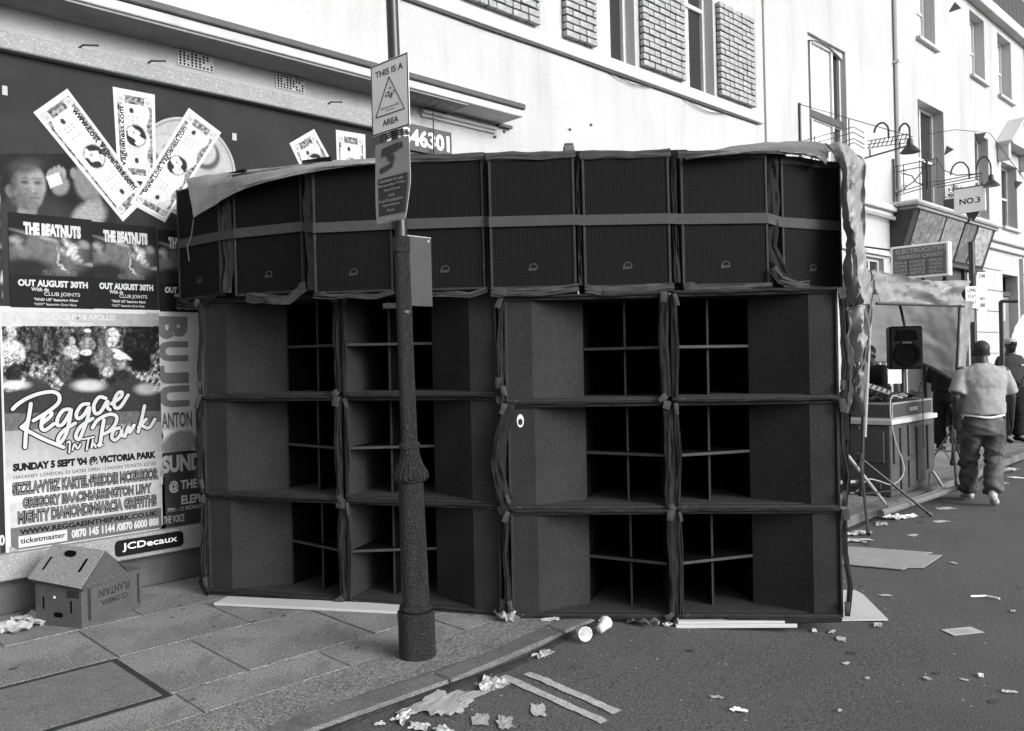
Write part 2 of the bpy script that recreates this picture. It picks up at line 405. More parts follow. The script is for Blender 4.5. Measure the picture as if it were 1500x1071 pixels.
# inspection cover with its dark frame
ic = empty('inspection_cover', (1.06, 4.33, .104), 0, 'concrete filled inspection cover with dark iron frame, set in the pavement', 'inspection cover')
b = MB(); b.box(-.49, .49, -.33, .33, 0, .004); b.build('cover_slab', mat('cover_concrete', .16, .9, .2, (8, .6), (120, .7, .005), c2=.09, speck=[(170, .28, .36), (60, .06, .3)]), ic)
b = MB(); fr = .035
for q in ((-.525, .525, .335, .335+fr), (-.525, .525, -.335-fr, -.335), (-.525, -.492, -.334, .334), (.492, .525, -.334, .334)): b.box(q[0], q[1], q[2], q[3], -.001, .003)
b.build('cover_frame', mat('cover_iron', .022, .8, .3, (20, .7), (90, .6, .004), c2=.05), ic)
# dark gutter strip: dirt with the kerb's shadow line put into its colour
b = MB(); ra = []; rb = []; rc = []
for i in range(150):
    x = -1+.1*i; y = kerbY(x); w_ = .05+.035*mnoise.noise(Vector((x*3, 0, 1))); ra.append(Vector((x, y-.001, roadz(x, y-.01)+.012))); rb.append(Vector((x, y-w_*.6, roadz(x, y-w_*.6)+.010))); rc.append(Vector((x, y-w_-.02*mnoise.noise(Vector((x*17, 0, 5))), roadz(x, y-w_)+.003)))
o = b.sheet([ra, rb, rc]).build('gutter_dirt_shade', mat('dirt_shade', .028, .95, .1, (20, .8), (140, .8, .006), c2=.06)); o['kind'] = 'stuff'; o['label'] = 'dark silt lying along the foot of the kerb'
# gum spots and scuffs trodden into the paving, repair seam and stains on the road
def spots(name, n, M, label, zone, smin, smax, seed):
    rnd = random.Random(seed); b = MB(); c = 0
    while c < n:
        if zone == 'p': x, y = rnd.uniform(.2, 12), rnd.uniform(3.3, 6.0); z = .1068
        else: x, y = rnd.uniform(1.5, 16), rnd.uniform(-1, 3.2); z = roadz(x, y)+.0035
        if zone == 'p' and y < kerbY(x)+.03: continue
        c += 1; r = rnd.uniform(smin, smax)*(1 if rnd.random() < .8 else 1.8); a0 = rnd.uniform(0, 6); el = rnd.uniform(.5, 1)
        b.poly([Vector((x+r*rnd.uniform(.7, 1.15)*math.cos(a0+k*.785), y+el*r*rnd.uniform(.7, 1.15)*math.sin(a0+k*.785), z)) for k in range(8)])
    o = flat(b, name, M, None); o['kind'] = 'stuff'; o['label'] = label
spots('gum_spots', 150, mat('old_gum', .085, .9, .2, (40, .5)), 'dark trodden gum spots on the paving', 'p', .006, .018, 1)
spots('pale_scuffs', 90, mat('pale_scuff', .33, .95, .1, (40, .9), c2=.2), 'pale scuffs and crumbs of mortar on the paving', 'p', .004, .014, 2)
spots('tar_spots', 120, mat('tar_spot', .055, .7, .3, (30, .5)), 'dark spots on the carriageway', 'r', .006, .03, 3)
# painted lines
for (x0, x1, y0, y1, w) in ((2.925, 2.978, 2.40, 2.97, 0), (2.81, 2.862, 2.38, 3.03, 0), (2.50, 2.80, 2.93, 2.985, 0)):
    b = MB(); n = 14; ra = []; rb = []
    for i in range(n+1):
        t = i/n; j = lambda: random.uniform(-.006, .006)
        if x1-x0 < .1: ra.append(Vector((x0+j(), lerp(y0, y1, t), 0))); rb.append(Vector((x1+j(), lerp(y0, y1, t), 0)))
        else: ra.append(Vector((lerp(x0, x1, t), y0+j(), 0))); rb.append(Vector((lerp(x0, x1, t), y1+j(), 0)))
    for q in ra+rb: q.z = roadz(q.x, q.y)+.006
    o = b.sheet([ra, rb]).build('painted_line', m_line); o.parent = bpy.data.objects['road']

def wall_openings(mb, s0, s1, z0, z1, Y, ops, rev=.16):
    """front skin at Y with reveals going back into each opening (a,b,c,d)"""
    X = sorted({s0, s1, *[o[0] for o in ops], *[o[1] for o in ops]}); Zs = sorted({z0, z1, *[o[2] for o in ops], *[o[3] for o in ops]})
    for a, b_ in zip(X, X[1:]):
        for c, d in zip(Zs, Zs[1:]):
            mx, mz = (a+b_)/2, (c+d)/2
            if any(o[0] < mx < o[1] and o[2] < mz < o[3] for o in ops): continue
            mb.poly([(a, Y, c), (b_, Y, c), (b_, Y, d), (a, Y, d)])
    for (a, b_, c, d) in ops:
        mb.poly([(a, Y, c), (a, Y, d), (a, Y+rev, d), (a, Y+rev, c)]); mb.poly([(b_, Y, c), (b_, Y+rev, c), (b_, Y+rev, d), (b_, Y, d)])
        mb.poly([(a, Y, c), (a, Y+rev, c), (b_, Y+rev, c), (b_, Y, c)]); mb.poly([(a, Y, d), (b_, Y, d), (b_, Y+rev, d), (a, Y+rev, d)])
    # side and back so that it is a body, not a card
    mb.poly([(s0, Y, z0), (s0, Y, z1), (s0, Y+6, z1), (s0, Y+6, z0)]); mb.poly([(s1, Y, z0), (s1, Y+6, z0), (s1, Y+6, z1), (s1, Y, z1)])
    mb.poly([(s0, Y+6, z0), (s0, Y+6, z1), (s1, Y+6, z1), (s1, Y+6, z0)]); mb.poly([(s0, Y, z1), (s1, Y, z1), (s1, Y+6, z1), (s0, Y+6, z1)])
def window(parent, a, b_, c, d, Y, rev=.16, mull=(), tran=(), fw=.055, curtain=None, sill=True, name='window'):
    f = MB(); y0, y1 = Y+rev-.07, Y+rev-.012
    f.box(a, a+fw, y0, y1, c, d); f.box(b_-fw, b_, y0, y1, c, d); f.box(a+fw, b_-fw, y0, y1, d-fw, d); f.box(a+fw, b_-fw, y0, y1, c, c+fw*1.2)
    for m_ in mull: f.box(m_-fw*.5, m_+fw*.5, y0+.004, y1-.004, c+fw*1.2, d-fw)
    for t in tran: f.box(a+fw, b_-fw, y0+.008, y1-.008, t-.025, t+.025)
    w = f.build(name, m_white2, parent)
    MB().box(a+.01, b_-.01, y1-.01, y1, c+.01, d-.01).build('pane', m_glass, w)
    if curtain:
        for (ca, cb) in curtain:
            rows_ = [[Vector((lerp(a, b_, ca+(cb-ca)*i/16), y1-.016-.006*math.sin(i*1.9), z)) for i in range(17)] for z in (c+fw*1.2, d-fw)]
            MB().sheet(rows_).build('net_curtain', m_curt, w)
    if sill: MB().box(a-.06, b_+.06, Y-.09, Y+rev-.02, c-.075, c-.003).build('sill', m_corn, w, bevel=.008)
    return w
# ------------------------------------------------ corner house behind the stack
YA = 6.16
A = empty('corner_house', (0, 0, 0), 0, 'tall white corner house with brick panels between its upper windows, behind the billboard', 'building')
opsA = [(7.49, 8.22, 5.16, 7.6), (9.25, 9.97, 5.16, 7.6), (5.3-.9, 5.3-.2, 5.16, 7.6)]
b = MB(); wall_openings(b, -6, 11.30, 0, 10.5, YA, opsA, .2); b.build('wall', m_white, A)
MB().box(-4, 5.9, YA-.03, YA-.001, .103, .42).build('plinth', m_plinth, A)
MB().box(5.9, 11.3, YA-.03, YA-.001, .103, .62).build('plinth', m_plinth, A)
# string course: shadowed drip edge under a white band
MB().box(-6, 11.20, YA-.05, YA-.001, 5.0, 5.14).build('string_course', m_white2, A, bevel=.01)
b = MB(); pts = [Vector((x, YA-.02, 4.985+.004*math.sin(x*3))) for x in [-6+.45*i for i in range(39)]]; b.tube(pts, .016, 6); b.build('cable', m_trim, A)
b = MB(); b.tube([Vector((7.7+.2*i, YA-.03, 4.97-.05*math.sin(math.pi*i/4))) for i in range(5)], .006, 5); b.build('loose_cable', m_trim, A); b = MB(); b.tube([Vector((9.2+.2*i, YA-.03, 4.97-.07*math.sin(math.pi*i/5))) for i in range(6)], .006, 5); b.build('loose_cable', m_trim, A)
window(A, 7.49, 8.22, 5.16, 7.6, YA, .2, tran=(6.35,), curtain=[(.0, .66)], sill=False)
window(A, 9.25, 9.97, 5.16, 7.6, YA, .2, tran=(6.33,), curtain=[(.0, .55)], sill=False)
window(A, 4.4, 5.1, 5.16, 7.6, YA, .2, tran=(6.33,), curtain=[(.0, .55)], sill=False)
BRS = {}
def brick_panel(s0, s1, z0, z1, out=.075):
    P = MB().box(s0+.022, s1-.022, YA-out+.014, YA+.02, z0+.014, z1-.014).build('brick_panel', m_brickm, A)
    ch = .078; bl = .23; n = int((z1-z0)/ch); ch = (z1-z0)/n
    def one(sx, ex, Y0, Y1, z):
        key = (round(ex-sx, 3), round(Y1-Y0, 3))
        if key not in BRS:
            hx, hy = (ex-sx)/2-.007, (Y1-Y0)/2; o = MB().box(-hx, hx, -hy, hy, -ch/2+.0085, ch/2-.0085).build('brick', m_brick, P, bevel=.005); BRS[key] = o.data
        else:
            o = bpy.data.objects.new('brick', BRS[key]); COL.objects.link(o); o.parent = P
        o.location = ((sx+ex)/2+random.uniform(-.002, .002), (Y0+Y1)/2+random.uniform(-.006, .004), z+random.uniform(-.002, .002)); o.rotation_euler = (random.uniform(-.02, .02), random.uniform(-.02, .02), random.uniform(-.02, .02)); return o
    for r in range(n):
        z = z0+ch*(r+.5); x = s0; first = bl*.5 if r % 2 else bl
        k = 0
        while x < s1-.02:
            L = first if k == 0 else random.choice((bl, bl, bl*.5))
            e = min(x+L, s1)
            if s1-e < .06: e = s1
            dep = .063
            one(round(x, 3), round(e, 3), YA-out, YA-out+dep, z); x = e; k += 1
for (s0, s1, z0, z1) in ((6.90, 7.44, 5.18, 6.7), (8.30, 9.21, 5.18, 6.62), (10.03, 10.96, 5.18, 6.45), (5.4, 6.5, 5.18, 5.5)):
    brick_panel(s0, s1, z0, z1)
# shop cornice with boarded soffit
c0 = MB(); S1 = 5.90; S0 = -5.0
CN = MB().box(S0, S1, 5.80, YA-.001, 4.04, 4.11).build('shop_cornice', m_corn, A, bevel=.006)
MB().box(S0, S1+.02, 5.775, YA-.001, 4.112, 4.165).build('dark_trim', m_trim, CN, bevel=.008)  # dark top moulding; the shadow line below it is put into its colour
MB().prism([(S0, 5.84, 4.166), (S0, YA-.002, 4.166), (S0, YA-.002, 4.24)], (S1-S0, 0, 0)).build('weathering', m_white, CN)
MB().box(S0, 5.2, 5.82, YA-.002, 4.022, 4.039).build('soffit_board', m_soff, CN)
sx = 4.55
for k, ch in enumerate(("V", "G", "3", "O", "N")):
    mb = MB(); text_quad(mb, ch, (4.62+k*.115, 6.02, 4.020), (.07, 0, 0), (0, -.12, 0), .03); flat(mb, 'letter', m_signg, CN)
MB().box(5.86, 6.06, YA-.05, YA-.001, 4.02, 4.05).build('bracket_strip', m_trim, A)
MB().box(4.9, 5.84, YA-.06, YA-.001, 3.97, 4.0).build('fluorescent_tube', m_white2, A, bevel=.01)
MB().box(4.9, 5.84, YA-.03, YA-.001, 3.94, 3.965).build('lamp_bracket', m_corn, A)
for (s0, s1) in ((2.62, 2.9), (3.42, 3.68), (1.2, 1.4)):
    v = MB().box(s0, s1, YA-.012, YA-.001, 3.90, 4.015).build('air_vent', m_white2, A)
    hb = MB()
    for i in range(9):
        for j in range(5):
            if random.random() < .12: continue
            x = s0+.02+(s1-s0-.04)*i/8; z = 3.915+.085*j/4; hb.box(x-.007, x+.007, YA-.015, YA-.011, z-.007, z+.007)
    h = hb.build('vent_hole', m_hole, v); h['kind'] = 'stuff'
# small fixings on the render
for (px, py) in ((738, 193-0+0), (865, 183), (724, 201), (834, 190)):
    p = W(px, py, YA); MB().box(p.x-.015, p.x+.015, YA-.02, YA-.001, p.z-.012, p.z+.012).build('wall_fixing', m_trim, A, bevel=.004)
# dark shutter housing with the painted telephone number
sb = empty('number_board', (4.2, YA, 3.4), 0, 'dark board with the white digits 546301 above a shuttered hatch, right of the hoarding', 'sign board')
MB().box(.36, .99, -.10, -.002, .18, .42).build('board', m_signd, sb)
MB().box(.36, 1.02, -.07, -.002, -.9, .175).build('shutter_panel', mat('shutter_grey', .045, .6, .3, (6, .5), streak=(7, .5)), sb)
for i in range(6): MB().box(.42+i*.1, .435+i*.1, -.076, -.071, -.88, .17).build('shutter_rib', m_metal, sb)
b = MB()
text_quad(b, "546301", (.41, -.103, .225), (.55, 0, 0), (0, 0, .155), .035); flat(b, 'digits', m_sign, sb)
MB().tube([(.74, -.14, .0), (.74, -.14, .62)], [.012, .004], 6).build('spike', m_metal, sb)

# ------------------------------------------------ second house and third house down the street
B = empty('plain_white_house', (0, 0, 0), 0, 'plain white rendered house front with one arched three-light window, right of the corner house', 'building')
YB = 6.13
bw = (12.66, 14.02, 4.35, 6.72)
b = MB(); wall_openings(b, 11.302, 16.2, 0, 11.5, YB, [bw, (14.62, 15.42, 1.0, 3.33)], .16); b.build('wall', m_white, B)
w = window(B, *bw, YB, .16, mull=(12.96, 13.72), tran=(5.45,), curtain=[(.24, .76)])
# segmental head
b = MB(); n = 10; arch = [Vector((lerp(bw[0], bw[1], i/n), YB+.05, bw[3]-.12+.12*math.sin(math.pi*i/n))) for i in range(n+1)]
for i in range(n): b.prism([arch[i], arch[i+1], Vector((arch[i+1].x, YB+.05, bw[3]+.001)), Vector((arch[i].x, YB+.05, bw[3]+.001))], (0, .06, 0))
b.build('arched_head', m_white, w)
MB().box(bw[0]+.02, bw[1]-.02, YB+.07, YB+.10, 5.44, 5.56).build('blind', m_trim, w)
dp = MB().tube([(16.1, YB-.06, .1), (16.1, YB-.06, 11.4)], .05, 10).build('downpipe', m_white2, B)
for z in (2.2, 4.6, 7.0, 9.2): MB().box(16.03, 16.17, YB-.118, YB-.001, z, z+.05).build('pipe_clip', m_white2, dp)
window(B, 14.62, 15.42, 1.0, 3.33, YB, .16, mull=(15.0,), sill=False)
# moulded cornice with dentils
cr = MB().box(13.6, 15.70, YB-.16, YB-.001, 4.18, 4.26).build('shop_cornice', m_corn, B, bevel=.01)
MB().box(13.6, 15.70, YB-.12, YB-.001, 4.26, 4.31).build('cyma', m_white2, cr, bevel=.01); MB().box(13.6, 15.7, YB-.08, YB-.001, 4.10, 4.178).build('bed_mould', m_white2, cr)
b = MB(); x = 13.7
while x < 15.66: b.box(x, x+.035, YB-.13, YB-.081, 4.04, 4.10); x += .075
d_ = b.build('dentil', m_corn, cr); d_['kind'] = 'stuff'
MB().box(13.6, 15.66, YB-.06, YB-.002, 3.38, 3.44).build('fascia_rail', m_corn, B)

C = empty('sash_window_house', (0, 0, 0), 0, 'long white stucco house with deep sash windows and a dark slate roof, farthest right', 'building')
YC = 6.12
cw = [(17.25, 18.25, 7.80, 9.25), (17.2, 18.62, 4.5, 6.58), (20.4, 21.4, 7.76, 9.2), (20.55, 21.5, 4.6, 6.5), (22.38, 23.45, 7.72, 9.2), (22.45, 23.7, 4.6, 6.15), (25.2, 26.3, 7.72, 9.2), (25.2, 26.5, 4.6, 6.3), (22.1, 23.6, .1, 3.45)]
b = MB(); wall_openings(b, 16.202, 40, 0, 9.5, YC, cw, .28); b.build('wall', m_white, C)
for i, q in enumerate(cw[:-1]):
    window(C, *q, YC, .28, mull=((q[0]+q[1])/2,) if i in (1, 3, 5, 7) else (), tran=((q[2]+q[3])/2,), curtain=[(.05, .45)] if i % 2 else [(.35, .95)])
# door with poster
dr = MB().box(22.12, 23.58, YC+.2, YC+.26, .11, 2.95).build('door', mat('grey_door', .2, .6, .3, (4, .6)), C)
MB().box(22.7, 23.2, YC+.185, YC+.198, 2.35, 2.85).build('door_notice', m_paper, dr)
MB().box(22.12, 23.58, YC+.15, YC+.26, 2.96, 3.06).build('door_head', m_trim, C)
# pediment hood over the end window
b = MB(); hx0, hx1 = 22.15, 24.1
b.prism([(hx0, YC-.3, 6.5), (hx1, YC-.3, 6.5), ((hx0+hx1)/2, YC-.3, 7.15)], (0, .298, 0)); pd = b.build('pediment', m_corn, C)
MB().prism([(hx0-.1, YC-.36, 6.52), ((hx0+hx1)/2, YC-.36, 7.24), ((hx0+hx1)/2, YC-.36, 7.17), (hx0-.02, YC-.36, 6.46)], (0, .35, 0)).build('raking_mould', m_white2, pd)
MB().prism([(hx1+.1, YC-.36, 6.52), ((hx0+hx1)/2+.001, YC-.36, 7.24), ((hx0+hx1)/2+.001, YC-.36, 7.17), (hx1+.02, YC-.36, 6.46)], (0, .35, 0)).build('raking_mould', m_white2, pd)
MB().box(hx0, hx0+.16, YC-.26, YC-.001, 6.1, 6.498).build('console', m_corn, pd, bevel=.02); MB().box(hx1-.16, hx1, YC-.26, YC-.001, 6.1, 6.498).build('console', m_corn, pd, bevel=.02)
par = MB().box(16.25, 40, YC-.12, YC+.2, 9.5, 9.72).build('parapet', m_white2, C, bevel=.02)
MB().box(16.25, 40, YC-.2, YC+.1, 9.36, 9.42).build('eaves_mould', m_corn, C, bevel=.01)
rf = MB().prism([(19.7, YC+.22, 9.6), (19.7, YC+5.8, 9.6), (19.7, YC+4.5, 12.2), (19.7, YC+1.2, 12.2)], (20, 0, 0)).build('roof', m_slate, C)
b = MB()
for r in range(9):
    for q in range(50): b.box(19.75+q*.4, 20.13+q*.4, YC+.20+r*.11, YC+.23+r*.11, 9.72+r*.27, 9.98+r*.27)
s_ = b.build('slate', m_slate, rf, ); s_['kind'] = 'stuff'
MB().tube([(24.6, YC-.06, .1), (24.6, YC-.06, 9.3)], .05, 8).build('downpipe', m_white2, C)
# ground floor: stone piers, cornice
cc = MB().box(20.3, 40, YC-.2, YC-.001, 4.12, 4.24).build('shop_cornice', m_corn, C, bevel=.02)
MB().box(20.3, 40, YC-.15, YC-.001, 4.245, 4.34).build('cyma', m_white2, cc, bevel=.02); MB().box(20.3, 40, YC-.1, YC-.001, 3.98, 4.115).build('bed_mould', m_white2, cc, bevel=.01)
for (a, b_, zt) in ((19.75, 22.05, 3.9), (23.75, 25.9, 3.9)):
    pr = MB().box(a+.01, b_-.01, YC-.05, YC-.001, .11, zt).build('stone_pier', m_corn, C)
    z = .12; k = 0
    while z < zt-.1:
        h = min(.48, zt-z)
        cut = [(a, lerp(a, b_, .45)), (lerp(a, b_, .45), b_)] if k % 2 else [(a, lerp(a, b_, .72)), (lerp(a, b_, .72), b_)]
        for (u, v) in cut: MB().box(u+.006, v-.006, YC-.09, YC-.051, z+.008, z+h-.008).build('stone_block', m_white, pr, bevel=.006)
        z += h; k += 1

# dark shop front with the outward-leaning fascia
sh = empty('shop_front', (0, 0, 0), 0, 'dark shop front with a leaning picture fascia, below the iron sign brackets', 'shop front')
zt, zb = 4.26, 3.42; yt, yb = 5.70, 6.02
MB().box(15.74, 20.2, YC-.06, YC-.001, .105, 3.5).build('shop_window_wall', m_signd, sh)
for x in (15.9, 17.0, 18.2, 19.3): MB().box(x, x+.12, YC-.12, YC-.061, .105, 3.38).build('mullion', m_metal, sh)
MB().box(17.2, 18.0, YC-.09, YC-.062, 1.2, 3.3).build('pane', m_glass, sh)
MB().box(19.5, 19.9, YC-.11, YC-.062, .9, 3.3).build('pale_panel', m_signg, sh)
MB().prism([(15.72, YC-.002, 4.27), (15.72, 5.66, 4.27), (15.72, 5.95, 3.40), (15.72, YC-.002, 3.40)], (4.6, 0, 0)).build('fascia', mat('fascia_dark', .05, .6, .3, (5, .7)), sh)
MB().box(15.62, 20.42, 5.56, YC-.001, 4.275, 4.36).build('hood', m_corn, sh, bevel=.03)
MB().box(15.70, 20.34, 5.62, YC-.001, 4.21, 4.268).build('hood_mould', m_soff, sh, bevel=.01)
MB().box(15.70, 20.34, 5.90, YC-.002, 3.34, 3.395).build('bottom_rail', m_trim, sh, bevel=.01)
def fpt(s, t, o=.02):                            # point on the leaning fascia
    y = lerp(5.95, 5.66, t); z = lerp(3.40, 4.27, t); return Vector((s, y-o, z-o*.3))
pm = [mat('photo_panel_a', .22, .5, .4, (7, 1.), c2=.04, speck=[(16, .45, .3)]), mat('photo_panel_b', .3, .5, .4, (9, 1.), c2=.1), mat('photo_panel_c', .16, .5, .4, (6, 1.), c2=.05, speck=[(11, .5, .28)]), mat('photo_panel_d', .5, .5, .4, (10, 1.), c2=.12, speck=[(8, .05, .3)])]
for k, (a, b_) in enumerate(((15.95, 17.25), (17.33, 18.3), (18.4, 19.05), (19.2, 20.1))):
    MB().prism([fpt(a, .08), fpt(b_, .08), fpt(b_, .93), fpt(a, .93)], (0, .012, .004)).build('picture_panel', pm[k], sh)
MB().tube([fpt(15.98, .25, .05), (15.9, 5.5, 3.35), (15.6, 5.3, 3.25)], .012, 6).build('cable', m_sign, sh)

# projecting letter board
eb = empty('letter_board', (14.5, 4.73, 2.86), 0, 'white framed projecting letter board with rows of small capitals, by the dark shop front', 'sign')
MB().box(0, .14, 0, .92, 0, .55).build('case', m_sign, eb, bevel=.008)
MB().box(-.006, -.001, .04, .88, .035, .515).build('letter_panel', mat('panel_grey', .14, .6, .3, (10, .4)), eb)
b = MB()
for txt, y0_, wd, z0_, h_ in (("ELECTROCUTEN", .07, .78, .42, .075), ("HAIRDO CANDY", .10, .72, .33, .06)):
    b = MB(); text_quad(b, txt, (-.009, .88-y0_+.02, z0_), (0, -wd, 0), (0, 0, h_), .025); flat(b, 'lettering', m_gpaper, eb)
for r in range(4):
    for (yy, wd, t) in ((.85, .2, ("SALE", "NOW", "CUTS", "OPEN")[r]), (.60, .24, ("FACE", "LASER", "NAILS", "BETA")[r]), (.30, .2, ("BEADS", "WAXING", "PARTY", "CALL")[r])):
        b = MB(); text_quad(b, t, (-.009, yy, .25-r*.062), (0, -wd, 0), (0, 0, .042), .015); flat(b, 'lettering', m_gpaper, eb)
b = MB(); [b.box(-.009, -.0065, .05, .87, z, z+.006) for z in (.305,)]; b.box(-.009, -.0065, .63, .645, .05, .3); b.box(-.009, -.0065, .34, .355, .05, .3); b.build('divider', m_signd, eb)
MB().tube([(.07, .9, .5), (.07, 1.38, .62)], .015, 6).build('arm', m_metal, eb)

# ------------------------------------------------ ornate iron brackets
def iron(mb, pts, r=.012): mb.tube(pts, r, 5)
def swan_lamp(parent, p, out, h, shade=True, flip=1):
    p = Vector(p); pts = []
    for i in range(9):
        a = math.pi*i/8; pts.append(p+Vector((0, -out*.5*(1-math.cos(a))*flip, h*math.sin(a)*(1 if i < 6 else .9))))
    sw = MB().tube([p]+pts[1:]+[pts[-1]+Vector((0, 0, -.12))], .014, 6).build('swan_neck', m_metal, parent)
    if shade:
        e = pts[-1]+Vector((0, 0, -.12)); MB().lathe([(.02, 0), (.04, -.02), (.05, -.1), (.13, -.19), (.135, -.2)], e, 14).build('lamp_shade', m_metal, sw)
b1 = empty('iron_sign_bracket', (12.3, YB, 4.6), 0, 'ornate black iron sign bracket without a board, above the right end of the speaker stack', 'sign bracket')
b = MB(); Lz = lambda y, z: Vector((0, -y, z))
iron(b, [Lz(.02, -.9), Lz(.02, .92)], .02); iron(b, [Lz(.02, .90), Lz(1.68, .05)], .006)
for z0_, z1_ in ((.32, .25), (.24, .17), (.08, .08), (.0, .02)): iron(b, [Lz(.02, z0_), Lz(.85, z1_+.12), Lz(1.0, z1_)], .006)
for y in (.25, .55, .78): iron(b, [Lz(y, -.25), Lz(y, .36)], .009)
iron(b, [Lz(.78, -.3), Lz(.78, .5)], .01)
for k in range(3): iron(b, [Lz(1.05, .02+k*.05), Lz(1.62, -.02+k*.06)], .006)
for k in range(9): iron(b, [Lz(1.05+k*.065, .0), Lz(1.12+k*.06, .12)], .006)
iron(b, [Lz(1.0, -.12), Lz(1.62, -.06)], .012); iron(b, [Lz(1.08, -.1), Lz(1.08, .0)]); iron(b, [Lz(1.5, -.07), Lz(1.5, .02)])
b.build('bracket_frame', m_metal, b1)
b = MB(); iron(b, [Lz(.3+.06*math.cos(a)+.1, .0+.09*math.sin(a)) for a in [i*.5 for i in range(14)]], .006); iron(b, [Lz(.62+.07*math.cos(a), .1+.09*math.sin(a)) for a in [i*.5 for i in range(14)]], .006); iron(b, [Lz(.3, -.05), Lz(.6, .2)], .008); b.build('scroll', m_metal, b1)
swan_lamp(b1, Lz(1.15, .22), .2, .12, False); swan_lamp(b1, Lz(1.5, .16), .14, .10, True)
b.v = []
b2 = empty('iron_sign_bracket', (15.9, YB, 4.65), 0, 'ornate black iron sign bracket carrying the hanging NO. 3 board and a shaded lamp', 'sign bracket')
b = MB()
iron(b, [Lz(.03, -.28), Lz(.03, .55)], .022); 
for z0_, z1_ in ((.40, .42), (.3, .32), (-.08, .02), (-.14, -.04)): iron(b, [Lz(.03, z0_), Lz(.78, z1_)], .008)
for y in (.1, .2, .62, .72, .78): iron(b, [Lz(y, -.1), Lz(y, .42)], .008)
iron(b, [Lz(.6, -.15), Lz(.6, .45)], .016); iron(b, [Lz(.78, .42), Lz(.9, .18), Lz(1.1, .06), Lz(1.5, .02)], .009)
for z_ in (.0, -.05, -.1): iron(b, [Lz(.78, z_), Lz(1.5, z_+.03)], .008)
iron(b, [Lz(1.05, -.1), Lz(1.05, -.2)]); iron(b, [Lz(1.5, -.1), Lz(1.5, -.2)]); b.build('bracket_frame', m_metal, b2)
b = MB(); iron(b, [Lz(.2, .25), Lz(.35, .18), Lz(.42, .05), Lz(.55, -.02)], .01); iron(b, [Lz(.2, -.02), Lz(.36, .06), Lz(.5, .2), Lz(.6, .3)], .01)
for q in ((.2, .28), (.2, .0), (.55, .3), (.55, .0)): iron(b, [Lz(q[0]+.04*math.cos(a), q[1]+.04*math.sin(a)) for a in [i*.7 for i in range(9)]], .007)
b.build('scroll', m_metal, b2)
swan_lamp(b2, Lz(1.0, .08), .3, .2, False); swan_lamp(b2, Lz(1.42, .1), .22, .2, True)
n3 = empty('hanging_sign', (15.9, 4.58, 4.03), 0, 'white hanging board lettered NO. 3, under the second iron bracket', 'sign')
MB().box(-.02, .02, 0, .5, 0, .43).build('board', m_sign, n3, bevel=.004)
b = MB(); text_quad(b, "NO.3", (-.0225, .41, .15), (0, -.33, 0), (0, 0, .1), .02); flat(b, 'lettering', m_ink, n3)
MB().box(-.026, .026, -.008, .508, .431, .445).build('top_rail', m_metal, n3)
MB().tube([(0, .3, 0), (0, .26, -.1), (0, .3, -.2)], .02, 6).build('finial', m_metal, n3); MB().prism([(0, .1, 0), (0, .3, 0), (0, .2, -.16)], (.012, 0, 0)).build('pendant', m_metal, n3)

# planter on the hood
pl = empty('window_planter', (18.15, 5.8, 4.36), 0, 'dark square planter with a bushy plant standing on the shop hood', 'planter')
b = MB(); b.prism([(-.2, -.14, 0), (.2, -.14, 0), (.2, .14, 0), (-.2, .14, 0)], (0, 0, .3)); b.build('pot', m_signd, pl, bevel=.01)
b = MB()
for i in range(420):
    a = random.uniform(0, 6.28); r = random.uniform(0, .24)*random.uniform(.5, 1); p = Vector((r*math.cos(a), r*math.sin(a), .3+random.uniform(0, .32)*(1-r*1.8))); q = Vector((random.gauss(0, 1), random.gauss(0, 1), random.gauss(0, 1))).normalized()*.035; s_ = q.orthogonal().normalized()*.014
    b.poly([p, p+q*.5+s_, p+q, p+q*.5-s_])
flat(b, 'foliage', mat('leaf', .06, .7, .3, (30, .6)), pl)
# bunting
def pennant(X, y, z, sc, label, rot=0.):
    o = MB().prism([Vector((0, 0, 0)), Vector((0, -.28*sc, 0)), Vector((0, -.12*sc, -.34*sc))], (.006, .02, 0)).build('pennant', m_signd); o.location = (X, y, z); o.rotation_euler = (rot, 0, .5)
    return tag(o, label, 'pennant', 'pennants hung across the house fronts')
def atX(px, py, X): return AX(px, py, X)
for (px, py, X, sc, rot, lb) in ((1400, 4, 14, .45, .9, 'dark pennant at the very top of the picture near the sash windows'), (1429, 196, 18, .65, 0, 'dark triangular pennant between the two sash window columns'), (1388, 214, 18, .5, .6, 'grey pennant left of the darker triangular one'), (1488, 265, 17, .4, .3, 'small dark pennant at the right edge below the pediment'), (1358, 226, 18, .3, .2, 'small pennant in front of the lower sash window')):
    p = AX(px, py, X); pennant(p.x, p.y, p.z, sc, lb, rot)
o = MB().tube([AX(1345, 210, 18)+Vector((0, 0, .15)), AX(1400, 190, 18), AX(1450, 195, 17.5), AX(1500, 262, 17)], .006, 5).build('bunting_line', m_signd); tag(o, 'thin line carrying the pennants across the house fronts', 'line')

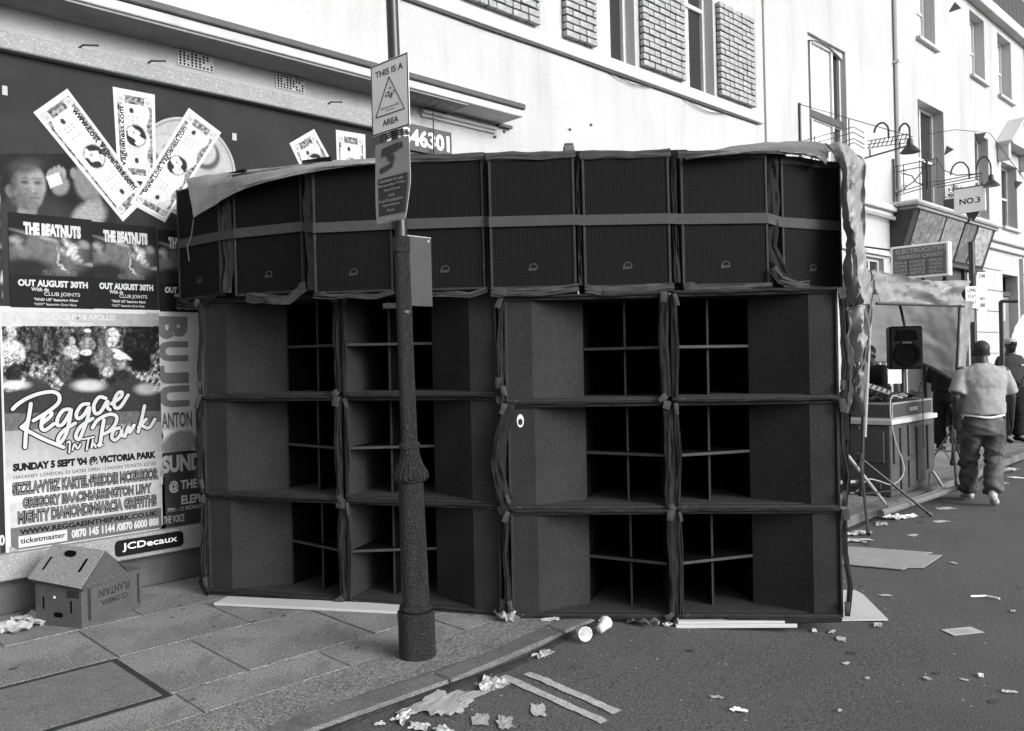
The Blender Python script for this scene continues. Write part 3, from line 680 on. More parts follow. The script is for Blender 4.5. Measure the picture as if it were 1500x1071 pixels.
# ================================================================== HOARDING AND POSTERS (face at Y = 6.10)
hb = empty('billboard', (0, 0, 0), 0, 'large black billboard with a grey frame along the corner house, pasted over with posters', 'billboard')
HX0, HX1 = -3.4, 4.42
MB().box(HX0, HX1, 6.102, 6.158, .50, 3.70).build('panel', m_dpost, hb)
MB().box(HX0, HX1+.12, 6.03, 6.158, 3.702, 3.82).build('frame_top', m_frame, hb, bevel=.008)
MB().box(HX0, HX1+.12, 6.03, 6.158, .33, .498).build('frame_bottom', m_frame, hb, bevel=.008)
MB().box(HX1+.001, HX1+.12, 6.035, 6.157, .499, 3.701).build('frame_side', m_frame, hb)
for px, py in ((112, 71), (213, 95), (478, 152)):
    p = W(px, py, 6.03); MB().tube([(p.x, 6.05, 3.80), (p.x+.04, 6.02, 3.835), (p.x+.13, 5.99, 3.845)], .008, 6).build('bracket', m_metal, hb)
# maker's plate (left as in the photograph)
a = W(156, 812, 6.03); c = W(259, 785, 6.03)
pl_ = MB(); X0, X1, Z0, Z1 = 2.045, 2.515, .365, .475; rr = .03
pts = []
for (cx, cz, a0) in ((X1-rr, Z1-rr, 0), (X0+rr, Z1-rr, 90), (X0+rr, Z0+rr, 180), (X1-rr, Z0+rr, 270)):
    for k in range(5): t = R(a0+k*22.5); pts.append((cx+rr*math.cos(t), 6.018, cz+rr*math.sin(t)))
pl_.prism(pts, (0, .011, 0)); nameplate = pl_.build('name_plate', m_ink, hb)
b = MB(); text_quad(b, "JCDecaux", (X0+.045, 6.0165, Z0+.028), (X1-X0-.09, 0, 0), (0, 0, .06), .015); flat(b, 'lettering', m_sign, nameplate)

def grp(name, label, cat='poster', group=None): return empty(name, (0, 0, 0), 0, label, cat, group)
# --- the big banknote poster printed on the panel
bn = grp('banknote_poster', 'huge black poster showing a fan of banknotes over a round plate and two men', 'poster')
def plate(px, py):
    t = .30+.05*fbm(px, py, .05)
    for (cx, cy, r) in ((238, 172, 21), (304, 168, 21), (305, 230, 22)):
        d = blob(px, py, cx, cy, r, r*1.15, 0, .15); t = lerp(t, .10, d); t = lerp(t, .34, blob(px, py, cx-1, cy-3, r*.8, r*.9, 0, .15)); t = lerp(t, .22, blob(px, py, cx, cy-2, r*.35, r*.4, 0, .3))
    return t
# round plate
cC = W(278, 201, 6.098); rX = W(334, 201, 6.098).x-cC.x; rZ = .365
vs = []; b = MB()
def disc_sheet(name, parent, cx, cz, rx, rz, fn, Y, nr=14, na=40):
    vs = [(cx, Y, cz)]; fs = []
    for j in range(1, nr+1):
        for i in range(na):
            a = 2*math.pi*i/na; vs.append((cx+rx*j/nr*math.cos(a), Y, cz+rz*j/nr*math.sin(a)))
    for i in range(na): fs.append((0, 1+i, 1+(i+1) % na))
    for j in range(nr-1):
        for i in range(na): k = (i+1) % na; fs.append((1+j*na+i, 1+(j+1)*na+i, 1+(j+1)*na+k, 1+j*na+k))
    me = bpy.data.meshes.new(name); me.from_pydata(vs, [], fs); ca = me.color_attributes.new('ink', 'FLOAT_COLOR', 'POINT')
    for i, v in enumerate(vs):
        t = max(.004, min(.85, fn(v[0]-cx, v[2]-cz))); ca.data[i].color = (t, t, t, 1)
    me.materials.append(M_PRINT); o = bpy.data.objects.new(name, me); COL.objects.link(o); o.parent = parent; return o
def platefn(x, z):
    r = math.hypot(x, z)/.365; t = .33+.06*fbm(x, z, 9)
    if .93 < r < .97: t = .16
    for (cx, cz) in ((-.16, .12), (.12, .13), (.13, -.14), (-.12, -.16)):
        d = math.hypot(x-cx, z-cz); t = lerp(t, .07, blob(x, z, cx+.01, cz-.01, .115, .115, 0, .1)); t = lerp(t, .36, blob(x, z, cx, cz+.01, .095, .095, 0, .1)); t = lerp(t, .2, blob(x, z, cx, cz, .03, .03, 0, .3))
    return t
disc_sheet('printed_plate', bn, 2.66, 3.13, .37, .37, platefn, 6.0985, 34, 90)
# the two men (soft photographic print)
def men(px, py):
    t = .016+.006*fbm(px, py, .04)
    # first man
    t = lerp(t, .035, blob(px, py, 42, 320, 60, 32, 0, .3))
    t = lerp(t, .22, blob(px, py, 40, 308, 14, 16)); 
    fc = max(.05, .20+.0032*(px-40)-.0022*(py-272)+.04*fbm(px, py, .12))
    t = lerp(t, .13, blob(px, py, 14.5, 280, 6.5, 10, -.3)); t = lerp(t, fc, blob(px, py, 42, 272, 25, 32, -.05, .12)); t = lerp(t, fc*.95, blob(px, py, 44, 292, 18, 16, 0, .15))
    t = lerp(t, .05, blob(px, py, 38, 243, 24, 11, -.1, .5)*.85); t = lerp(t, .04, blob(px, py, 20, 262, 6, 18, .1, .6)*.6)
    for (cx, cy) in ((36, 267), (55, 268)): t = lerp(t, .05, blob(px, py, cx, cy, 6, 3, 0, .6)*.85); t = lerp(t, .09, blob(px, py, cx, cy-6, 7, 1.5, .05, .6)*.7)
    t = lerp(t, .38, blob(px, py, 48, 276, 3, 10, -.1, .8)*.5); t = lerp(t, .1, blob(px, py, 50, 284, 5, 2.2, 0, .8)*.6); t = lerp(t, .1, blob(px, py, 50, 290, 9, 1.8, .05, .6)*.8); t = lerp(t, .12, blob(px, py, 30, 300, 14, 5, .5, .8)*.6)
    # hand with a card
    t = lerp(t, .22, blob(px, py, 88, 272, 13, 14)); 
    for k, (cx, cy) in enumerate(((72, 252), (79, 249), (86, 247), (93, 250))): t = lerp(t, .27, blob(px, py, cx, cy+3, 3.6, 8, .4-.2*k, .3))
    t = lerp(t, .6, 1 if abs((px-80)*math.cos(.35)-(py-264)*math.sin(.35)) < 10 and abs((px-80)*math.sin(.35)+(py-264)*math.cos(.35)) < 9 else 0)
    # second man
    t = lerp(t, .22, blob(px, py, 108, 254, 5, 8, -.2)); t = lerp(t, .19+.03*fbm(px, py, .1), blob(px, py, 130, 264, 21, 30, -.1, .2)); t = lerp(t, .16, blob(px, py, 138, 300, 12, 16)); t = lerp(t, .30+.08*fbm(px, py, .2), blob(px, py, 130, 318, 26, 20, -.6, .3))
    return t*(.78+.5*fbm(px, py, .7))*1.05
print_sheet('printed_portrait', bn, 0, 225, 170, 330, men, 150, 100, 6.0988)
def note(parent, quad, Y, full=True, seed=0):
    P = [W(x, y, Y) for x, y in quad]                 # top-left, top-right, bottom-right, bottom-left of the note stood on its short side
    def q(u, v, dy=0): p = (P[0]*(1-u)+P[1]*u)*(1-v)+(P[3]*(1-u)+P[2]*u)*v; p = p.copy(); p.y = Y-dy; return p
    nt_ = flat(MB().poly([q(0, 0), q(0, 1), q(1, 1), q(1, 0)]), 'banknote', m_paper, parent)
    nx, ny = 44, (110 if full else 60)
    L = (P[3]-P[0]).length/(P[1]-P[0]).length
    rnd = random.Random(seed)
    def ink(u, v):
        vv = v*L; t = .7
        e = min(u, 1-u); ev = min(vv, L-vv)
        if .07 < e and ev > .13: t = .07+.20*(.5+.5*math.sin(u*90)*math.sin(vv*90)) + .30*mnoise.noise(Vector((u*14, vv*14, seed)))
        w = .2+.05*math.sin(vv*9)
        if w < u < 1-w*.9 and .34 < vv < L-.3: t = .50+.22*mnoise.noise(Vector((u*24, vv*24, 1)))
        for cv in (.24, L-.24):
            for cu in (.18, .82):
                if max(abs(u-cu), abs(vv-cv)) < .09: t = .62 if max(abs(u-cu), abs(vv-cv)) > .06 else .35
        for (cu, cv) in ((.42, .5), (.5, L-.5)):
            if math.hypot(u-cu, (vv-cv)*.8) < .055: t = .03
        for k in range(3):
            if abs(u-(.34+k*.11)) < .02 and (.62 < vv < .95 or L-.95 < vv < L-.62): t = .3+.3*(math.sin(vv*75) > 0)
        d = math.hypot((u-.5)/.26, (vv-L*.5)/.27)
        if d < 1: t = .03
        if d < .93: t = .5+.2*mnoise.noise(Vector((u*9, vv*9, 3)))
        if d < .93 and abs((u-.5)*.75-(vv-L*.5)*.65+.03*math.sin(vv*30)) > .115: t = .02
        if d < .93 and math.hypot(u-.46, vv-L*.5+.07) < .03: t = .2
        if .97 < d < 1.05: t = .25
        if .14 < u < .27 and .5 < vv < L-.35: t = .74           # clear strip for the address
        return t
    vs = []; cs = []
    for j in range(ny+1):
        for i in range(nx+1): u, v = .045+.91*i/nx, .03+.94*j/ny; vs.append(q(u, v, .0008)); cs.append(ink(u, v))
    fs = [(j*(nx+1)+i, (j+1)*(nx+1)+i, (j+1)*(nx+1)+i+1, j*(nx+1)+i+1) for j in range(ny) for i in range(nx)]
    me = bpy.data.meshes.new('engraving'); me.from_pydata([tuple(v) for v in vs], [], fs); ca = me.color_attributes.new('ink', 'FLOAT_COLOR', 'POINT')
    for i, c in enumerate(cs): ca.data[i].color = (c, c, c, 1)
    me.materials.append(M_PRINT); o = bpy.data.objects.new('engraving', me); COL.objects.link(o); o.parent = nt_
    return nt_, q
n2_, q2 = note(bn, [(165, 127), (226.7, 138.7), (229, 268), (173, 262)], 6.0975, seed=2)
n1_, q1 = note(bn, [(48.7, 164.8), (98.6, 129.7), (217, 288), (180, 324.7)], 6.0962, seed=1)
n3_, q3 = note(bn, [(276.6, 158), (324.2, 194.3), (241.5, 325.8), (190, 298)], 6.0949, seed=3)
note(bn, [(424, 210), (460, 189), (500, 262), (462, 292)], 6.0975, full=False, seed=4); note(bn, [(492, 190), (535, 197), (537, 300), (495, 296)], 6.0962, full=False, seed=5)
def along(q, s, u0, u1, v0, v1, parent, side=1):
    p0 = q(u0, v0, .0016); pu = q(u0, v1, .0016)-p0; pv = q(u1, v0, .0016)-p0
    b = MB(); text_quad(b, s, p0, pu, pv, .03); flat(b, 'lettering', m_ink, parent)
along(q1, "www.Lost Vagueness.com", .70, .92, .14, .88, n1_)
along(q2, "moc.", .28, .1, .3, .31, n2_) if False else None
def along_up(q, s, u0, u1, v0, v1, parent):       # reads upwards on the left strip
    p0 = q(u1, v1, .0016); pu = q(u1, v0, .0016)-p0; pv = q(u0, v1, .0016)-p0
    b = MB(); text_quad(b, s, p0, pu, pv, .03); flat(b, 'lettering', m_ink, parent)
along_up(q2, "Vagueness.com", .09, .27, .2, .86, n2_); along_up(q3, "www.Lost Vagueness.com", .08, .28, .16, .86, n3_)

# --- three copies of the black record poster
def beat(k, x0, x1, yT0, yT1, yB, txt):
    p = grp('record_poster', ('black poster lettered THE BEATNUTS, leftmost of three in a row', 'black poster lettered THE BEATNUTS, middle one of three in a row', 'black poster lettered THE BE, half hidden behind the left end of the stack')[k], 'poster', 'black record posters in a row')
    a = W(x0, yT0, 6.094); c = W(x1, yT1, 6.094); zb = W(x0, yB, 6.094).z
    X0, X1, Zt, Zb = a.x, c.x, max(a.z, c.z)-.02, zb
    Wd = W(134, 322, 6.094).x-W(11.7, 311, 6.094).x if k == 0 else W(228, 333, 6.094).x-W(134, 325, 6.094).x; X1 = X0+Wd
    y = 6.0935-k*.0012
    MB().box(X0, X1, y, y+.001, Zb, Zt+.02).build('sheet', m_ink, p)
    def tq(s, u0, u1, z0, h, M, bold=.02):
        b = MB(); text_quad(b, s, (X0+u0*Wd, y-.0012, Zb+z0), ((u1-u0)*Wd, 0, 0), (0, 0, h), bold); flat(b, 'lettering', M, p)
    H = Zt-Zb
    tq("THE BEATNUTS", .17, .86, H*.80, .085, m_paper, .075)
    tq("MILK ME", .2, .36, H*.775, .018, m_dgpaper)
    tq("OUT AUGUST 30TH", .09, .93, H*.235, .045, m_paper, .05)
    tq("With da", .24, .45, H*.185, .025, m_paper); tq("CLUB JOINTS", .39, .83, H*.125, .032, m_gpaper, .02)
    tq('"FIND US" featuring Akon', .27, .8, H*.07, .024, m_paper); tq('"HOT" featuring Greg Nice', .27, .78, H*.02, .022, m_gpaper)
    def pic(px, pz):
        u = (px)/Wd; v = pz/.3; t = .010
        n = mnoise.fractal(Vector((u*9, v*5, k*0)), 1, 2, 4)
        t = lerp(t, .10+.05*n, blob(u, v, .45, .45, .48, .42, 0, .35)); t = lerp(t, .13, blob(u, v, .3, .72, .3, .1, .05, .5)*(.5+n)); t = lerp(t, .015, blob(u, v, .2, .15, .3, .2, 0, .4))
        t = lerp(t, .42, blob(u, v, .45, .93-.25*u, .36, .035, -.1, .8)*.5)
        m2 = mnoise.fractal(Vector((u*22, v*9, 4)), 1, 2, 3); t = lerp(t, .42+.5*m2, blob(u, v, .72+.1*n, .62, .07, .26, .35, .5)); t = lerp(t, .45+.3*m2, blob(u, v, .60+.08*n, .36, .022, .26, .15, .5)); t = lerp(t, .02, blob(u, v, .62, .72, .03, .14, .4, .6)*.8)
        t = lerp(t, .32, blob(u, v, .9, .75, .06, .09, .4, .6)*.6); t = lerp(t, .25, blob(u, v, .1, .7, .08, .16, .5, .5)*(.5+n)); t = lerp(t, .35, blob(u, v, .98, .3, .08, .04, 0, .6)*.6)
        return t
    vs = []; cs = []; nx, ny = 70, 40
    for j in range(ny+1):
        for i in range(nx+1): vs.append((X0+Wd*i/nx, y-.0006, Zb+H*.36+.3*j/ny)); cs.append(max(.005, pic(Wd*i/nx, .3*j/ny)))
    fs = [(j*(nx+1)+i, j*(nx+1)+i+1, (j+1)*(nx+1)+i+1, (j+1)*(nx+1)+i) for j in range(ny) for i in range(nx)]
    me = bpy.data.meshes.new('printed_picture'); me.from_pydata(vs, [], fs); ca = me.color_attributes.new('ink', 'FLOAT_COLOR', 'POINT')
    for i, c_ in enumerate(cs): ca.data[i].color = (c_, c_, c_, 1)
    me.materials.append(M_PRINT); o = bpy.data.objects.new('printed_picture', me); COL.objects.link(o); o.parent = p
    tq("MILK ME HARDER", .38, .80, H*.37, .035, m_dgpaper, .03)
beat(0, 11.7, 134, 311, 322, 450, ''); beat(1, 134, 228, 325, 333, 452, ''); beat(2, 231, 330, 337, 345, 456, '')

# --- festival poster
rp = grp('festival_poster', 'festival poster with script lettering Reggae In The Park over a collage of performers', 'poster')
SX0, SX1, SZ0, SZ1 = 1.405, 2.42, .475, 2.07
def collage(px, py):
    v = py; n = fbm(px, py, .045, 3.); n2 = fbm(px, py, .16, 8.)
    if py < 478: return .30+.12*math.cos((px-30)/90)+.02*n2
    n3 = fbm(px, py, .5, 2.); t = max(.03, .24+.30*n+.22*n2+.12*n3+.10*math.sin(px*1.3+n*9)*(n2+.3))
    t = lerp(t, .12+.08*n2, blob(px, py, 60, 505, 40, 26, 0, .4)); t = lerp(t, .13, blob(px, py, 128, 500, 38, 26, 0, .5)*.8)
    # background crowd
    for i in range(14):
        cx = 30+i*9+3*math.sin(i*7); cy = 505+6*math.sin(i*3.1); t = lerp(t, .09+.2*((i*5) % 3)/2, blob(px, py, cx, cy, 3.5, 13+3*math.sin(i*5), 0, .3)*.8)
    # faces and figures, generic
    def head(cx, cy, r, tone, cap=None, coat=.05):
        nonlocal t
        t = lerp(t, coat, blob(px, py, cx, cy+r*2.6, r*2.0, r*1.7, 0, .2)); t = lerp(t, tone, blob(px, py, cx, cy, r*.8, r*1.1, .1, .15))
        for s_ in (-.3, .3): t = lerp(t, tone*.45, blob(px, py, cx+r*s_, cy-r*.1, r*.2, r*.09, 0, .9)*.8)
        t = lerp(t, tone*.5, blob(px, py, cx, cy+r*.55, r*.3, r*.08, 0, .9)*.7); t = lerp(t, tone*.4, blob(px, py, cx-r*.7, cy+r*.1, r*.3, r*.9, 0, .8)*.7); t = lerp(t, tone*.5, blob(px, py, cx, cy+r*.2, r*.12, r*.25, 0, .8)*.6)
        if cap is not None: t = lerp(t, cap, blob(px, py, cx, cy-r*.75, r*.9, r*.45, 0, .15))
    head(164, 494, 13, .6, coat=.3); head(128, 489, 6, .3, .7, .35); head(105, 500, 6, .5, None, .5); head(15, 488, 11, .5, None, .6)
    t = lerp(t, .07+.05*n2, blob(px, py, 205, 500, 26, 36, .3, .2)); t = lerp(t, .03, blob(px, py, 205, 530, 18, 14, .3, .3))
    if abs(px-18) < 12 and abs(py-525) < 8: t = .75 if math.sin((py+4*abs(((px*.5) % 4)-2))*1.6) > 0 else .02
    head(22, 545, 12, .11, None, .5); t = lerp(t, .18, blob(px, py, 100, 545, 14, 24, -.6, .3)); head(126, 524, 10, .09, .62, .04); head(176, 530, 11, .42, .75, .1)
    t = lerp(t, .75, blob(px, py, 178, 519, 16, 3.5, .5, .3)); t = lerp(t, .5, blob(px, py, 158, 545, 8, 8, 0, .3))
    if py > 545 and (px+py*.6) % 9 < 3 and px > 195 and py < 580: t = .5
    t = max(.015, (t*(1+.5*n2+.4*n3)+.06*n3)*.8); t = t*t*2.2 if t < .45 else t
    # tree line and the lawn
    k = 556+9*math.sin(px*.09)+12*n; tr = max(0, min(1, (py-k)/6)); t = lerp(t, .025+.02*abs(n2), tr)
    t = lerp(t, .7, blob(px, py, 130, 565, 22, 8, 0, .5)*.6); t = lerp(t, .6, blob(px, py, 215, 570, 16, 8, 0, .5)*.5); t = lerp(t, .6, blob(px, py, 25, 564, 18, 6, 0, .5)*.7)
    if py > 604+(.5-(px/237.))*4: t = lerp(.10, .13, n2)
    if py > 632-(px/237.)*14: t = .26+.05*math.sin(py*2.3)*math.sin(px*.9)+ (py-632)/150*.35
    return t
b = MB()
def sheet_world(name, parent, X0, X1, Z0, Z1, fn, nx, ny, Y):
    vs = []; cs = []
    inv = {}
    for j in range(ny+1):
        for i in range(nx+1):
            p = Vector((lerp(X0, X1, i/nx), Y, lerp(Z0, Z1, j/ny))); d = p-CAMP; z = d.dot(F); px = 750+FOC*d.dot(CX)/z; py = 535.5-FOC*d.dot(CY)/z
            vs.append(tuple(p)); cs.append(max(.004, min(.85, fn(px, py))))
    fs = [(j*(nx+1)+i, j*(nx+1)+i+1, (j+1)*(nx+1)+i+1, (j+1)*(nx+1)+i) for j in range(ny) for i in range(nx)]
    me = bpy.data.meshes.new(name); me.from_pydata(vs, [], fs); ca = me.color_attributes.new('ink', 'FLOAT_COLOR', 'POINT')
    for i, c in enumerate(cs): ca.data[i].color = (c, c, c, 1)
    me.materials.append(M_PRINT); o = bpy.data.objects.new(name, me); COL.objects.link(o); o.parent = parent; return o
MB().box(SX0, SX1, 6.094, 6.0965, SZ0, SZ1).build('sheet', m_paper, rp)
for (x_, z_, w_, h_) in ((SX0+.02, SZ0+.01, .07, .05), (SX1-.01, SZ1-.02, -.10, -.06), (SX1-.005, SZ0+.4, -.03, .12)): flat(MB().poly([(x_, 6.0915, z_), (x_+w_, 6.0915, z_), (x_+w_*.6, 6.0915, z_+h_*.5), (x_+w_*.3, 6.0915, z_+h_*.8), (x_, 6.0915, z_+h_)]), 'torn_corner', m_frame, rp)
sheet_world('printed_collage', rp, SX0+.012, SX1-.012, SZ0+.34, SZ1-.03, collage, 190, 240, 6.0932)
sheet_world('printed_panel', rp, SX0+.03, SX1-.02, SZ0+.05, SZ0+.335, lambda x, y: .42+.06*fbm(x, y, .1), 20, 12, 6.0930)
Yr = 6.0922
wtext(rp, 'lettering', "CHOICE FM & APOLLO", 62, 168, 459, 468, m_paper, Yr, .03); wtext(rp, 'lettering', "Presents...", 103, 143, 471, 477, m_paper, Yr, .04)
wtext(rp, 'lettering', "SUNDAY 5 SEPT '04 @ VICTORIA PARK", 19, 229, 679, 694, m_ink, Yr, .07)
wtext(rp, 'lettering', "HACKNEY LONDON, E3 GATES OPEN 12 NOON TICKETS: £27.50", 20, 228.5, 697, 703, m_dgpaper, Yr, .02)
for (s_, xl, xr, yt_, yb_) in (("SIZZLA·VYBZ KARTEL·FREDDIE MCGREGOR", 19, 232, 708, 726), ("GREGORY ISAACS·BARRINGTON LEVY", 34, 222, 730, 745), ("MIGHTY DIAMONDS·MARCIA GRIFFITHS", 27, 229, 750, 768)):
    wtext(rp, 'lettering_outline', s_, xl-1, xr+1, yt_-1, yb_+1, m_ink, Yr, .09); wtext(rp, 'lettering', s_, xl, xr, yt_, yb_, mat('print_mid', .16, .7, .2, (8, .4)), Yr-.0007, .01)
a = W(23, 780, Yr); c = W(236, 748, Yr)
MB().box(SX0+.03, SX1-.03, Yr+.0004, Yr+.0008, SZ0+.03, SZ0+.175).build('contact_panel', mat('print_mid_grey', .11, .7, .2, (8, .5)), rp)
wtext(rp, 'lettering', "WWW.REGGAEINTHEPARK.CO.UK", 29, 231, 776, 784, m_ink, Yr-.0006, .04)
a = W(27, 786, Yr); b_ = W(99, 800, Yr); MB().box(a.x, b_.x, Yr-.0003, Yr-.0001, W(27, 803, Yr).z, a.z).build('logo_patch', m_paper, rp)
wtext(rp, 'lettering', "ticketmaster", 30, 96, 789, 797, m_ink, Yr-.0010, .02); wtext(rp, 'lettering', "0870 145 1144 /0870 6000 888", 105, 233, 776, 789, m_paper, Yr-.0010, .05)
STR = [[(95, 660), (130, 625), (200, 580), (290, 545), (380, 530), (430, 545), (445, 580), (430, 620), (370, 670), (300, 715), (250, 745)], [(230, 620), (215, 720), (195, 830), (187, 945)], [(160, 795), (200, 760), (215, 720)], [(165, 800), (240, 840), (340, 890), (475, 945)],
 [(310, 770), (370, 720), (385, 690), (350, 685), (315, 740), (310, 800), (340, 815), (400, 770)], [(520, 660), (470, 670), (430, 730), (430, 780), (470, 770), (520, 690), (530, 660), (515, 760), (490, 850), (450, 910), (432, 885), (470, 825), (560, 765)],
 [(660, 620), (610, 630), (570, 690), (580, 730), (620, 710), (665, 645), (655, 720), (620, 820), (590, 885), (565, 860), (600, 790), (690, 730)], [(790, 580), (740, 570), (700, 630), (710, 690), (750, 680), (800, 600), (800, 645), (820, 665)],
 [(830, 620), (900, 570), (910, 535), (880, 540), (850, 600), (860, 650), (900, 640), (955, 555)], [(690, 800), (730, 740), (810, 700), (865, 710), (865, 760), (820, 820), (775, 845)], [(775, 740), (760, 830), (747, 920)],
 [(890, 800), (850, 815), (835, 870), (860, 890), (900, 850), (908, 810), (905, 855), (932, 855)], [(930, 865), (960, 790), (965, 835), (1000, 780)], [(1078, 635), (1055, 740), (1030, 830)], [(1035, 795), (1090, 735)], [(1055, 780), (1110, 800), (1155, 735)]]
TH_ = [[(500, 910), (520, 905), (515, 985)], [(540, 965), (555, 920), (578, 955), (600, 920)], [(615, 885), (700, 868)], [(660, 880), (645, 965)], [(692, 888), (680, 950), (700, 915), (712, 945)], [(725, 930), (745, 910), (735, 940), (765, 925)]]
bo = MB(); bw_ = MB(); nst = 0
for k, (S, w) in enumerate(((STR, 34), (TH_, 17))):
    for st in S:
        P_ = [W(x/5.1, 470+y/5.1, Yr-.0006)+Vector((0, -.00003*nst, 0)) for x, y in st]; ribbon(bo, P_, (w*.8+18)/5.1/225); nst += 1; P_ = [p+Vector((0, -.0012-.00022*nst, 0)) for p in P_]; ribbon(bw_, P_, w*.78/5.1/225, .00003)
flat(bo, 'script_outline', m_ink, rp); flat(bw_, 'script_lettering', m_paper, rp)

# --- poster at the right with upright capitals
bp_ = grp('concert_poster', 'narrow torn poster with huge sideways letters and ANTON, between the festival poster and the stack', 'poster')
X0 = W(226, 458, 6.094).x; X1 = X0+.54
a = W(226, 458, 6.094)
MB().box(X0, X1-.16, 6.0945, 6.0955, .49, 2.06).build('sheet', m_paper, bp_)
yy = 6.0938
for (s_, t0, b0) in (("B", 463, 497), ("U", 500, 530), ("J", 535, 563), ("U", 566, 598)):
    zt_ = W(228, t0, yy).z; zb_ = W(228, b0, yy).z
    mb = MB(); text_quad(mb, s_, (X0+.015, yy, zt_), (0, 0, zb_-zt_), (.225, 0, 0), .06); flat(mb, 'lettering', mat('print_grey', .15, .7, .2, (8, .4)), bp_)
wtext(bp_, 'lettering', "ANTON", 237, 281, 605, 628, m_dgpaper, yy, .03)
def ell(px, py): return lerp(.7, .22+.04*fbm(px, py, .2), blob(px, py, 262, 652, 30, 20, -.6, .2))
print_sheet('printed_picture', bp_, 237, 630, 292, 664, ell, 40, 24, yy+.0002)
zq = W(237, 664, yy).z; MB().box(X0, X1-.08, yy+.0002, yy+.0006, .49, zq).build('dark_panel', mat('print_dark', .035, .7, .2, (8, .5)), bp_)
wtext(bp_, 'lettering', "SUND", 238, 295, 668, 694, m_gpaper, yy-.001, .05); wtext(bp_, 'lettering', "@ THE", 248, 289, 705, 723, m_paper, yy-.001, .03); wtext(bp_, 'lettering', "ELEPHANT", 266, 325, 726, 739, m_paper, yy-.001, .03)
wtext(bp_, 'lettering', "7PM - 12 MIDNIGHT", 245, 303, 745, 751, m_gpaper, yy-.001, .02); wtext(bp_, 'lettering', "THE VOICE", 240, 270, 757, 768, m_gpaper, yy-.001, .02)
# slivers of further posters at the far left edge
lp = grp('torn_poster', 'sliver of a grey torn poster left of the festival poster', 'poster')
MB().box(.9, 1.375, 6.0945, 6.0955, .485, 2.09).build('sheet', mat('print_pale_grey', .17, .7, .2, (5, .8), c2=.06), lp)
MB().box(.9, 1.36, 6.093, 6.0938, .49, .62).build('number_panel', m_signd, lp); wtext(lp, 'lettering', "0", -1, 7, 784, 800, m_paper, 6.092, .04)
for z in (.95, 1.35, 1.7): MB().box(.9, 1.375, 6.0928, 6.0938, z, z+.02).build('printed_rule', m_ink, lp)
l2 = grp('torn_poster', 'dark torn poster sliver at the left edge beside the row of record posters', 'poster'); MB().box(.9, 1.43, 6.0948, 6.0955, 2.12, 2.95).build('sheet', m_ink, l2)
sheet_world('printed_picture', l2, 1.2, 1.43, 2.12, 2.9, lambda x, y: .02+.25*max(0, fbm(x, y, .06))**1.5*2, 16, 50, 6.0942)
# pale gaffer scraps
for k, (px, py, w, h) in enumerate(((340, 200, .035, .055), (3, 132, .03, .06), (452, 243, .09, .05))):
    p = W(px, py, 6.1); MB().box(p.x, p.x+w, 6.097, 6.0995, p.z-h/2, p.z+h/2).build('paper_scrap', m_gpaper, hb)

# ================================================================== SPEAKER STACK
BH, BD = .648, .84
def bin_parts(w, mirror, root):
    X = (lambda x: w-x) if mirror else (lambda x: x)
    T = .018
    def bx(mb, x0, x1, *r): a, b_ = sorted((X(x0), X(x1))); mb.box(a, b_, *r)
    sh = MB(); bx(sh, 0, w, .004, BD, 0, T); bx(sh, 0, w, .004, BD, BH-T, BH); bx(sh, 0, T, .004, BD, T, BH-T); bx(sh, w-T, w, .004, BD, T, BH-T); bx(sh, T, w-T, BD-T, BD, T, BH-T)
    cab = sh.build('cabinet', m_cab, root)
    e = MB(); bx(e, -.001, w+.001, -.004, .0035, -.001, T*.85); bx(e, -.001, w+.001, -.004, .0035, BH-T*.85, BH+.001); bx(e, -.001, T*.7, -.004, .0035, T*.85, BH-T*.85); bx(e, w-T*.7, w+.001, -.004, .0035, T*.85, BH-T*.85)
    e.build('front_edge', m_edge, root, bevel=.002)
    MBp = MB(); bx(MBp, T, .17*w, .010, .024, T+.001, BH-T-.001); MBp.build('flat_panel', m_cab, root)
    fx, fd = .49*w, .215
    p = MB(); p.prism([(X(.17*w), .012, T+.001), (X(fx), fd, T+.001), (X(fx), fd+.018, T+.001), (X(.17*w), .034, T+.001)], (0, 0, BH-2*T-.002)); p.build('flare_panel', m_cab, root)
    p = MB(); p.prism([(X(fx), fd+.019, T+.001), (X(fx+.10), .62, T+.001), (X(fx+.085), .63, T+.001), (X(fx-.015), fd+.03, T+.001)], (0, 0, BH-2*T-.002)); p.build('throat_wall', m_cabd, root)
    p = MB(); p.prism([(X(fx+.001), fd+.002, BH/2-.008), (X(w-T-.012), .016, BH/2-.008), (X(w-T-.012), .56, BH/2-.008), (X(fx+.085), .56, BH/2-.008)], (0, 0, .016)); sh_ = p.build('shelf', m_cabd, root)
    p = MB(); p.prism([(X(fx+.001), fd-.002, BH/2-.0082), (X(w-T-.012), .010, BH/2-.0082), (X(w-T-.012), .0155, BH/2-.0082), (X(fx+.001), fd+.0015, BH/2-.0082)], (0, 0, .0164)); p.build('shelf_edge', mat('shelf_edge_paint', .045, .7, .3, (9, .6)), sh_)
    dx = .755*w
    for (z0, z1) in ((T+.001, BH/2-.0095), (BH/2+.0095, BH-T-.001)):
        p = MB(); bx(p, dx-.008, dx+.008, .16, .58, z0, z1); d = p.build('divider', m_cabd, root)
        p = MB(); bx(p, dx-.006, dx+.006, .155, .1595, z0, z1); p.build('divider_edge', mat('dark_edge', .028, .7, .3), d)
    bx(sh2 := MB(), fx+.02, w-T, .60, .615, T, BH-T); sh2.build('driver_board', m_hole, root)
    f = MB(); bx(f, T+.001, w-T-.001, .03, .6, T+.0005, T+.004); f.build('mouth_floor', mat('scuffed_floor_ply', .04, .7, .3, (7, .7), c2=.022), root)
    return root
